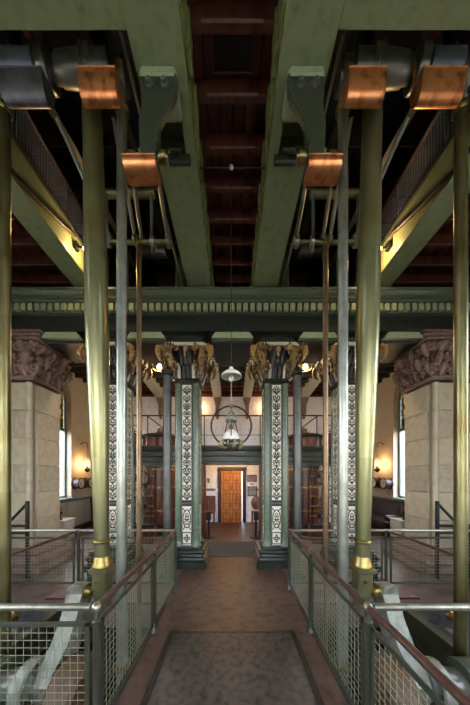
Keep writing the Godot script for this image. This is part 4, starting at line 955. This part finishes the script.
func railings() -> void:
	var h := 0.935
	for s in [-1, 1]:
		var w := thing("walkway_railing", "brown handrail with wire mesh panels along the %s edge of the walkway" % side(s), "railing")
		var ds := [3.87, 2.81, 1.627] if s < 0 else [3.87, 2.81, 1.627, 0.48, -0.6]
		for i in ds.size():
			post(w, s * 0.92, ds[i], h)
			if i > 0:
				panel(w, V(s * 0.92, 0, ds[i - 1] - 0.045), V(s * 0.92, 0, ds[i] + 0.045))
				part(w, "handrail", mb().tube(V(s * 0.92, h, ds[i - 1]), V(s * 0.92, h, ds[i]), 0.023, 0.023, 12), M.rail_brown)
		# rail across the pit at the near post
		var nr := thing("cross_railing", "pale steel handrail %s crossing the %s pit at the near post" % ["over a mesh panel" if s < 0 else "without mesh", side(s)], "railing")
		part(nr, "handrail", mb().tube(V(s * 0.955, h, 1.627), V(s * 2.6, h, 1.627), 0.024, 0.024, 12), M.rail_steel)
		post(nr, s * 2.6, 1.627, h)
		if s < 0: panel(nr, V(-0.965, 0, 1.627), V(-2.55, 0, 1.627))
		# rail along the far edge of the pits
		var fr := thing("far_railing", "mesh railing crossing the %s bay in front of the columns" % side(s), "railing")
		part(fr, "handrail", mb().tube(V(s * 0.95, h, 3.87), V(s * 4.9, h, 3.87), 0.022, 0.022, 10), M.rail_steel)
		for x in [2.48, 4.1]: post(fr, s * x, 3.87, h)
		panel(fr, V(s * 0.97, 0, 3.87), V(s * 2.43, 0, 3.87)); panel(fr, V(s * 2.54, 0, 3.87), V(s * 4.04, 0, 3.87)); panel(fr, V(s * 4.16, 0, 3.87), V(s * 4.9, 0, 3.87))
		var pr := thing("pit_handrail", "dark handrail running toward the viewer along the outer edge of the %s pit" % side(s), "railing")
		part(pr, "handrail", mb().tube(V(s * 2.48, h, 3.84), V(s * 2.48, h, -0.6), 0.02, 0.02, 10), M.rail_brown)
		for d in [1.2, -0.6]: post(pr, s * 2.48, d, h)
		# iron stair rail in front of the pier
		var sr := thing("stair_rail", "black iron sloping stair rail beside the %s stone pier" % side(s), "railing")
		part(sr, "newel", mb().box(V(s * 3.63, 0.685, 4.25), Vector3(0.05, 1.37, 0.05), 0.006), M.black_iron)
		part(sr, "sloping_bar", mb().tube(V(s * 3.63, 1.33, 4.25), V(s * 4.08, 0.86, 4.25), 0.024, 0.024, 8), M.black_iron)
		part(sr, "rail", mb().box(V(s * 3.93, 0.93, 4.25), Vector3(0.6, 0.04, 0.04), 0.005), M.black_iron)
		part(sr, "rail", mb().box(V(s * 3.93, 0.80, 4.25), Vector3(0.6, 0.03, 0.03), 0.005), M.black_iron)
		part(sr, "newel", mb().box(V(s * 4.22, 0.48, 4.25), Vector3(0.05, 0.96, 0.05), 0.006), M.black_iron)

# ------------------------------------------------------------------ engine pits
func pits() -> void:
	for s in [-1, 1]:
		var p := mb()
		p.box(V(s * 1.65, -1.38, -0.8), Vector3(1.5, 0.2, 8.4))
		p.box(V(s * 0.93, -0.8, -0.8), Vector3(0.07, 1.0, 8.4)); p.box(V(s * 2.47, -0.8, -0.8), Vector3(0.07, 1.0, 8.4)); p.box(V(s * 1.65, -0.8, 3.42), Vector3(1.5, 1.0, 0.12))
		struct_("floor_pit_" + side(s), p, M.pit, "dark engine pit on the %s" % side(s))
		var c := thing("pit_kerb", "olive green iron kerb beam along the outer edge of the %s pit" % side(s), "kerb")
		part(c, "top_flange", mb().box(V(s * 2.375, 0.005, -0.8), Vector3(0.11, 0.03, 8.3), 0.006), M.pit_edge)
		part(c, "web", mb().box(V(s * 2.40, -0.17, -0.8), Vector3(0.03, 0.32, 8.3), 0.0), M.pit_edge)
		part(c, "lower_flange", mb().box(V(s * 2.37, -0.33, -0.8), Vector3(0.10, 0.03, 8.3), 0.006), M.pit_edge)
		var pb := thing("plummer_block", "dark green bearing block on the %s pit edge under the crankshaft" % side(s), "bearing")
		part(pb, "base", mb().box(V(s * 2.02, -0.75, 1.99), Vector3(0.30, 1.1, 0.42), 0.02), M.bracket)
		part(pb, "cap", mb().tube(V(s * 1.88, 0.09, 1.99), V(s * 2.16, 0.09, 1.99), 0.19, 0.19, 20), M.bracket)
		for q in [[0.5, 3.2, -0.2], [0.42, 1.55, -0.3]]:
			var pipe := thing("pit_pipe", "%s in the %s engine pit" % ["rusty brown bent pipe at the far end" if q[0] == 0.5 else "dark green bent pipe near the viewer", side(s)], "pipe")
			part(pipe, "barrel", mb().sweep([V(s * 2.25, q[2] - 0.7, q[1] - 0.6), V(s * 2.22, q[2] - 0.25, q[1] - 0.55), V(s * 2.12, q[2] - 0.08, q[1] - 0.4), V(s * 1.95, q[2] - 0.02, q[1] - 0.2), V(s * 1.75, q[2] - 0.1, q[1]), V(s * 1.68, q[2] - 0.7, q[1] + 0.05)], [0.07, 0.075, 0.075, 0.075, 0.075, 0.07], 12), M.ochre if q[0] > 0.45 else M.bracket)
			part(pipe, "flange", mb().tube(V(s * 2.245, q[2] - 0.45, q[1] - 0.58), V(s * 2.242, q[2] - 0.40, q[1] - 0.575), 0.11, 0.11, 14), M.bracket)
		var ht := thing("floor_hatch", "low dark red rimmed hatch lying on the floor past the %s pit corner" % side(s), "hatch")
		part(ht, "rim", mb().box(V(s * 2.58, 0.022, 3.65), Vector3(0.36, 0.044, 0.26), 0.008), M.hatch_red)
		part(ht, "cover", mb().box(V(s * 2.58, 0.046, 3.65), Vector3(0.29, 0.01, 0.19), 0.003), M.pink_stone)
		var oc := thing("oil_cup", "small brass oil cup on the floor beside the %s outer pump rod" % side(s), "oil cup")
		part(oc, "stem", mb().lathe([[0.06, 0.0], [0.06, 0.015], [0.025, 0.04], [0.02, 0.12]], 12, Transform3D(Basis(), V(s * 2.56, 0, 2.8))), M.steel_dark)
		part(oc, "cup", mb().lathe([[0.02, 0.12], [0.05, 0.14], [0.055, 0.19], [0.03, 0.21], [0.015, 0.25], [0.0, 0.255]], 12, Transform3D(Basis(), V(s * 2.56, 0, 2.8))), M.brass)

# ------------------------------------------------------------------ lamps
func lamps() -> void:
	# hanging oil lamp over the walkway
	var cr := thing("hanger_rod", "thin iron rod with white insulator spanning the two long girders", "rod")
	part(cr, "rod", mb().tube(V(-0.40, 5.50, 2.87), V(0.40, 5.50, 2.87), 0.009, 0.009, 8), M.black_iron)
	part(cr, "insulator", mb().ball(V(-0.012, 5.495, 2.86), Vector3(0.026, 0.024, 0.026), 10, 8), M.white)
	var o := thing("hanging_lamp", "ornate brass oil lamp in a black ring, white smoke bell above, over the walkway", "lamp")
	var x := -0.012; var d := 2.87
	part(o, "suspension_cable", mb().tube(V(x, 3.12, d), V(x, 5.48, d), 0.0045, 0.0045, 6), M.cable)
	part(o, "smoke_bell", mb().lathe([[0.122, 3.0], [0.126, 3.006], [0.118, 3.03], [0.085, 3.06], [0.035, 3.085], [0.02, 3.12], [0.0, 3.125]], 28, Transform3D(Basis(), V(x, 0, d))).lathe([[0.119, 3.003], [0.08, 3.05], [0.0, 3.07]], 24, Transform3D(Basis(), V(x, 0, d))), M.opal)
	part(o, "bell_core", mb().ball(V(x, 2.985, d), Vector3(0.03, 0.04, 0.03), 10, 8), M.white)
	part(o, "suspension_rod", mb().tube(V(x, 2.62, d), V(x, 3.0, d), 0.008, 0.008, 8), M.rod_brass)
	part(o, "ring", mb().torus(V(x, 2.416, d), Basis(), 0.24, 0.011, 48, 8), M.black_iron)
	part(o, "finial", mb().ball(V(x, 2.655, d), Vector3(0.025, 0.03, 0.025), 10, 8), M.brass)
	var cw := mb().torus(V(x, 2.49, d), Basis(Vector3(1, 0, 0), PI / 2), 0.055, 0.012, 20, 6)
	for k in 6:
		var w := TAU * k / 6.0
		cw.sweep([V(x + cos(w) * 0.055, 2.49, d + sin(w) * 0.055), V(x + cos(w) * 0.045, 2.55, d + sin(w) * 0.045), V(x, 2.61, d)], [0.007, 0.007, 0.006], 6)
		cw.ball(V(x + cos(w) * 0.06, 2.475, d + sin(w) * 0.06), Vector3.ONE * 0.013, 8, 6)
	part(o, "crown", cw, M.cream_iron)
	for k in 3:
		var w := TAU * k / 3.0 + PI / 6
		part(o, "chain", mb().sweep([V(x + cos(w) * 0.05, 2.48, d + sin(w) * 0.05), V(x + cos(w) * 0.075, 2.40, d + sin(w) * 0.075), V(x + cos(w) * 0.10, 2.28, d + sin(w) * 0.10)], [0.006, 0.006, 0.006], 6), M.black_iron)
	part(o, "globe", mb().lathe([[0.10, 2.25], [0.102, 2.27], [0.09, 2.31], [0.065, 2.345], [0.035, 2.365], [0.028, 2.38]], 28, Transform3D(Basis(), V(x, 0, d))), M.opal)
	part(o, "chimney", mb().lathe([[0.028, 2.36], [0.034, 2.38], [0.026, 2.40], [0.024, 2.43]], 16, Transform3D(Basis(), V(x, 0, d))), M.rod_brass)
	var ft := mb().lathe([[0.0, 2.13], [0.02, 2.135], [0.03, 2.15], [0.045, 2.16], [0.06, 2.185], [0.055, 2.21], [0.085, 2.235], [0.105, 2.24], [0.105, 2.25], [0.0, 2.25]], 24, Transform3D(Basis(), V(x, 0, d)))
	part(o, "oil_font", ft, M.steel_dark)
	for k in 10: # scrolled brackets round the font
		var w := TAU * k / 10.0; var e := Vector3(cos(w), 0, sin(w))
		part(o, "scroll", mb().sweep([V(x, 2.16, d) + e * 0.05, V(x, 2.15, d) + e * 0.10, V(x, 2.18, d) + e * 0.135, V(x, 2.23, d) + e * 0.13, V(x, 2.25, d) + e * 0.105], [0.008, 0.012, 0.014, 0.013, 0.008], 7), M.cream_iron if k % 2 == 0 else M.brass)
	var pl := thing("passage_lamp", "round ceiling lamp under the gallery in the passage to the door", "lamp")
	part(pl, "rose", mb().lathe([[0.09, 2.44], [0.09, 2.53]], 18, Transform3D(Basis(), V(0, 0, 8.1))), M.brass)
	part(pl, "globe_bulb", mb().ball(V(0, 2.38, 8.1), Vector3(0.09, 0.09, 0.09), 16, 10), M.warm_bulb)
	lamp_light(pl, V(0, 2.38, 8.1), 1.6, 0.09)
	for s in [-1, 1]:
		# bare lamp on the gallery girder
		var a := thing("girder_lamp", "small bright bulkhead lamp on the inner face of the %s gallery girder" % side(s), "lamp", "girder lamps")
		part(a, "bracket", mb().box(V(s * 2.64, 5.70, 4.06), Vector3(0.06, 0.12, 0.10), 0.01).tube(V(s * 2.62, 5.69, 4.06), V(s * 2.52, 5.67, 4.06), 0.02), M.black_iron)
		part(a, "bulb", mb().ball(V(s * 2.50, 5.655, 4.06), Vector3.ONE * 0.03, 12, 8), M.hot)
		lamp_light(a, V(s * 2.50, 5.655, 4.06), 0.5, 0.03)
		# lit pendant beside the inner capital
		var b := thing("capital_lamp", "glowing pendant lamp with dark iron scrolls outside the inner %s capital" % side(s), "lamp", "capital lamps")
		var lx: float = s * 1.78; var ld := 5.85
		part(b, "stem", mb().tube(V(lx, 4.62, ld), V(lx, 5.02, ld), 0.012, 0.012, 8), M.black_iron)
		part(b, "gallery_ring", mb().torus(V(lx, 4.42, ld), Basis(Vector3(1, 0, 0), PI / 2), 0.15, 0.012, 24, 6), M.gilt)
		for k in 5:
			var w := TAU * k / 5.0 + 0.5; var e := Vector3(cos(w), 0, sin(w))
			part(b, "scroll_arm", mb().sweep([V(lx, 4.66, ld), V(lx, 4.64, ld) + e * 0.09, V(lx, 4.54, ld) + e * 0.17, V(lx, 4.42, ld) + e * 0.15], [0.010, 0.011, 0.011, 0.010], 7), M.black_iron)
		part(b, "bulb", mb().ball(V(lx, 4.46, ld), Vector3(0.06, 0.07, 0.06), 12, 8), M.hot)
		part(b, "bulb_holder", mb().lathe([[0.03, 4.52], [0.035, 4.54], [0.02, 4.62]], 12, Transform3D(Basis(), V(lx, 0, ld))), M.brass)
		lamp_light(b, V(lx, 4.46, ld), 1.7, 0.06, Color(1.0, 0.90, 0.76))
		# lamp on the far gallery wall, behind the column
		var c := thing("gallery_wall_lamp", "warm wall lamp on the far gallery wall behind the inner %s column" % side(s), "lamp", "gallery wall lamps")
		part(c, "back_plate", mb().tube(V(s * 1.22, 4.35, 9.33), V(s * 1.22, 4.35, 9.30), 0.06, 0.06, 14).tube(V(s * 1.22, 4.35, 9.30), V(s * 1.22, 4.38, 9.18), 0.014, 0.014, 8), M.brass)
		part(c, "bulb", mb().ball(V(s * 1.22, 4.43, 9.16), Vector3(0.04, 0.055, 0.04), 12, 8), M.warm_bulb)
		lamp_light(c, V(s * 1.22, 4.43, 9.16), 0.2, 0.04)
		# oil lamp on the side wall
		var e := thing("wall_oil_lamp", "lit oil lamp with glass globe hanging at the %s side wall" % side(s), "lamp", "side wall oil lamps")
		var ex: float = s * 4.86; var ed := 8.05
		part(e, "wall_arm", mb().sweep([V(s * 5.09, 2.86, ed), V(s * 5.0, 2.92, ed), V(ex, 2.90, ed), V(ex, 2.74, ed)], [0.014, 0.012, 0.012, 0.010], 8), M.black_iron)
		part(e, "drop_rod", mb().tube(V(ex, 2.40, ed), V(ex, 2.76, ed), 0.008, 0.008, 8), M.brass)
		part(e, "globe", mb().lathe([[0.05, 2.02], [0.12, 2.06], [0.15, 2.13], [0.13, 2.22], [0.07, 2.30], [0.045, 2.40]], 20, Transform3D(Basis(), V(ex, 0, ed))), M.glass)
		part(e, "bulb", mb().ball(V(ex, 2.19, ed), Vector3(0.035, 0.06, 0.035), 10, 8), M.warm_bulb)
		part(e, "oil_font", mb().lathe([[0.0, 1.92], [0.03, 1.93], [0.075, 1.97], [0.085, 2.02], [0.06, 2.06], [0.03, 2.08], [0.03, 2.12], [0.0, 2.12]], 16, Transform3D(Basis(), V(ex, 0, ed))), M.black_iron)
		lamp_light(e, V(ex, 2.19, ed), 0.45, 0.04)
		for q in [[7.75, "nearer"], [8.3, "farther"]]:
			var gauge := thing("drum_gauge", "dark red drum gauge with pale dial on the %s wall, the %s of the pair" % [side(s), q[1]], "gauge", "wall drum gauges")
			var gx := Transform3D(Basis(Vector3(0, s, 0), Vector3(-s, 0, 0), Vector3(0, 0, 1)), V(s * 5.09, 1.56, q[0]))
			part(gauge, "case", mb().lathe([[0.0, 0.0], [0.19, 0.0], [0.19, 0.03], [0.16, 0.05], [0.16, 0.17], [0.185, 0.19], [0.185, 0.22], [0.15, 0.23]], 20, gx), M.frame_wood)
			part(gauge, "dial", mb().lathe([[0.15, 0.215], [0.0, 0.216]], 20, gx), M.dial)
			part(gauge, "pointer", mb().box(gx * Vector3(0.03, 0.222, 0.02), Vector3(0.006, 0.15, 0.014), 0.0, Basis(Vector3(1, 0, 0), 0.6)), M.black_iron)

# ------------------------------------------------------------------ furniture and small things
func furniture() -> void:
	for s in [-1, 1]:
		# leather bench along the side wall
		var b := thing("leather_bench", "dark brown leather bench against the %s wall under the wall gauges" % side(s), "bench")
		var d0 := 7.0 if s > 0 else 8.5; var d1 := 9.2
		var dm := (d0 + d1) / 2; var L := d1 - d0
		part(b, "seat", mb().box(V(s * 4.72, 0.42, dm), Vector3(0.56, 0.14, L), 0.04), M.leather)
		part(b, "backrest", mb().box(V(s * 4.98, 0.72, dm), Vector3(0.12, 0.62, L), 0.04, Basis(Vector3(0, 0, 1), -s * 0.08)), M.leather)
		part(b, "armrest", mb().box(V(s * 4.74, 0.60, d0 + 0.05), Vector3(0.52, 0.10, 0.12), 0.03).box(V(s * 4.74, 0.30, d0 + 0.05), Vector3(0.48, 0.58, 0.06), 0.01), M.frame_wood)
		part(b, "armrest", mb().box(V(s * 4.74, 0.60, d1 - 0.05), Vector3(0.52, 0.10, 0.12), 0.03).box(V(s * 4.74, 0.30, d1 - 0.05), Vector3(0.48, 0.58, 0.06), 0.01), M.frame_wood)
		for dd in [d0 + 0.15, d1 - 0.15]: part(b, "leg", mb().box(V(s * 4.5, 0.18, dd), Vector3(0.06, 0.36, 0.06), 0.01), M.frame_wood)
		part(b, "apron", mb().box(V(s * 4.47, 0.33, dm), Vector3(0.03, 0.10, L - 0.2), 0.008), M.frame_wood)
		# white cabinet
		var c := thing("white_cabinet", "low white cabinet against the %s wall below the stained glass window" % side(s), "cabinet")
		part(c, "body", mb().box(V(s * 4.80, 0.29, 6.70), Vector3(0.50, 0.56, 0.46), 0.012), M.white)
		part(c, "top", mb().box(V(s * 4.79, 0.585, 6.70), Vector3(0.54, 0.03, 0.50), 0.008), M.cream)
		var dr := part(c, "door", mb().box(V(s * 4.545, 0.29, 6.70), Vector3(0.02, 0.48, 0.38), 0.006), M.white)
		part(dr, "knob", mb().ball(V(s * 4.525, 0.33, 6.84), Vector3.ONE * 0.018, 8, 6), M.brass)
		var tl := thing("table_lamp", "small dark oil lamp standing on the %s white cabinet" % side(s), "lamp", "lamps on the cabinets")
		part(tl, "base", mb().lathe([[0.0, 0.60], [0.06, 0.60], [0.06, 0.62], [0.02, 0.65], [0.02, 0.72], [0.06, 0.76], [0.06, 0.80], [0.02, 0.83]], 14, Transform3D(Basis(), V(s * 4.75, 0, 6.62))), M.black_iron)
		part(tl, "chimney", mb().lathe([[0.025, 0.83], [0.04, 0.88], [0.025, 0.94], [0.022, 1.0]], 14, Transform3D(Basis(), V(s * 4.75, 0, 6.62))), M.brass)
		# tiered iron valve beyond the far rail
		var v := thing("iron_valve", "dark tiered iron valve standing beyond the far rail on the %s" % side(s), "valve")
		part(v, "body", mb().lathe([[0.0, 0.0], [0.17, 0.0], [0.17, 0.03], [0.08, 0.06], [0.06, 0.12], [0.12, 0.15], [0.14, 0.19], [0.12, 0.22], [0.06, 0.25], [0.05, 0.30], [0.09, 0.33], [0.10, 0.36], [0.05, 0.40], [0.03, 0.48], [0.0, 0.48]], 20, Transform3D(Basis(), V(s * 2.50, 0, 4.25))), M.black_iron)
		part(v, "handwheel", mb().torus(V(s * 2.50, 0.50, 4.25), Basis(Vector3(1, 0, 0), PI / 2), 0.11, 0.012, 20, 6), M.steel_dark)
		# stanchions in the door passage
		var q := thing("barrier_stanchion", "black barrier stanchion on the %s of the passage to the door" % side(s), "stanchion", "passage stanchions")
		part(q, "base", mb().lathe([[0.0, 0.0], [0.13, 0.0], [0.13, 0.015], [0.04, 0.04], [0.022, 0.07]], 18, Transform3D(Basis(), V(s * 0.68, 0, 6.95))), M.black_iron)
		part(q, "pole", mb().tube(V(s * 0.68, 0.05, 6.95), V(s * 0.68, 0.55, 6.95), 0.03, 0.03, 10), M.black_iron)
		part(q, "head", mb().box(V(s * 0.69, 0.64, 6.95), Vector3(0.14, 0.24, 0.09), 0.015), M.black_iron)
		for e in [-1, 1]: part(q, "foot", mb().box(V(s * 0.68 + e * 0.08, 0.02, 6.95), Vector3(0.16, 0.025, 0.04), 0.006), M.black_iron)
	# back wall: bench, dado strip, pictures, chair
	struct_("trim_4", mb().box(V(-2.85, 1.26, 9.32), Vector3(4.4, 0.09, 0.04), 0.01).box(V(2.85, 1.26, 9.32), Vector3(4.4, 0.09, 0.04), 0.01), M.dado_rail, "grey green dado strip on the far wall")
	var n := thing("panelled_bench", "brown panelled wooden bench against the far wall left of the door", "bench")
	part(n, "seat", mb().box(V(-1.05, 0.42, 9.08), Vector3(0.8, 0.05, 0.44), 0.012), M.mahogany)
	part(n, "backrest", mb().box(V(-1.05, 0.72, 9.28), Vector3(0.8, 0.62, 0.05), 0.012), M.mahogany)
	for k in 3: part(n, "back_panel", mb().box(V(-1.31 + k * 0.26, 0.74, 9.25), Vector3(0.20, 0.44, 0.02), 0.008), M.mahogany_b)
	for k in [-1.42, -0.68]: part(n, "leg", mb().box(V(k, 0.2, 8.92), Vector3(0.05, 0.4, 0.05), 0.008), M.frame_wood)
	var h := thing("wooden_chair", "dark red wooden chair against the far wall right of the door", "chair")
	part(h, "seat", mb().box(V(0.92, 0.44, 9.02), Vector3(0.40, 0.04, 0.40), 0.012), M.mahogany)
	part(h, "backrest", mb().ball(V(0.92, 0.76, 9.22), Vector3(0.20, 0.26, 0.03), 16, 10), M.mahogany)
	for e in [[-0.17, 8.85], [0.17, 8.85], [-0.17, 9.19], [0.17, 9.19]]: part(h, "leg", mb().tube(V(0.92 + e[0], 0.0, e[1]), V(0.92 + e[0], 0.43, e[1]), 0.018, 0.022, 8), M.mahogany)
	for q in [[0.76, 1.70, 0.34, 0.24, "brown framed picture on the far wall, upper right of the door", "mahogany"], [0.78, 1.20, 0.34, 0.34, "black framed pale picture on the far wall, below the brown one", "picture"]]:
		var p := thing("framed_picture", q[4], "picture", "pictures by the door")
		var fm := mb()
		for e in [-1, 1]:
			fm.box(V(q[0] + e * q[2] / 2, q[1], 9.31), Vector3(0.035, q[3] + 0.035, 0.03), 0.006); fm.box(V(q[0], q[1] + e * q[3] / 2, 9.31), Vector3(q[2], 0.035, 0.03), 0.006)
		part(p, "frame", fm, M.frame_wood)
		part(p, "print", mb().box(V(q[0], q[1], 9.325), Vector3(q[2], q[3], 0.012)), M[q[5]])
	var pl := thing("wall_plaque", "small brass plaque on the far wall between the two pictures", "plaque")
	part(pl, "plate", mb().box(V(0.75, 1.475, 9.325), Vector3(0.14, 0.10, 0.02), 0.006), M.brass)
	var sw := thing("wall_sconce", "small brass sconce on the far wall left of the door", "sconce")
	part(sw, "arm", mb().tube(V(-0.92, 1.56, 9.33), V(-0.92, 1.58, 9.20), 0.012, 0.012, 8).tube(V(-0.92, 1.56, 9.34), V(-0.92, 1.56, 9.31), 0.045, 0.045, 12), M.brass)
	part(sw, "shade", mb().lathe([[0.03, 1.58], [0.055, 1.66], [0.05, 1.70]], 14, Transform3D(Basis(), V(-0.92, 0, 9.20))), M.brass)
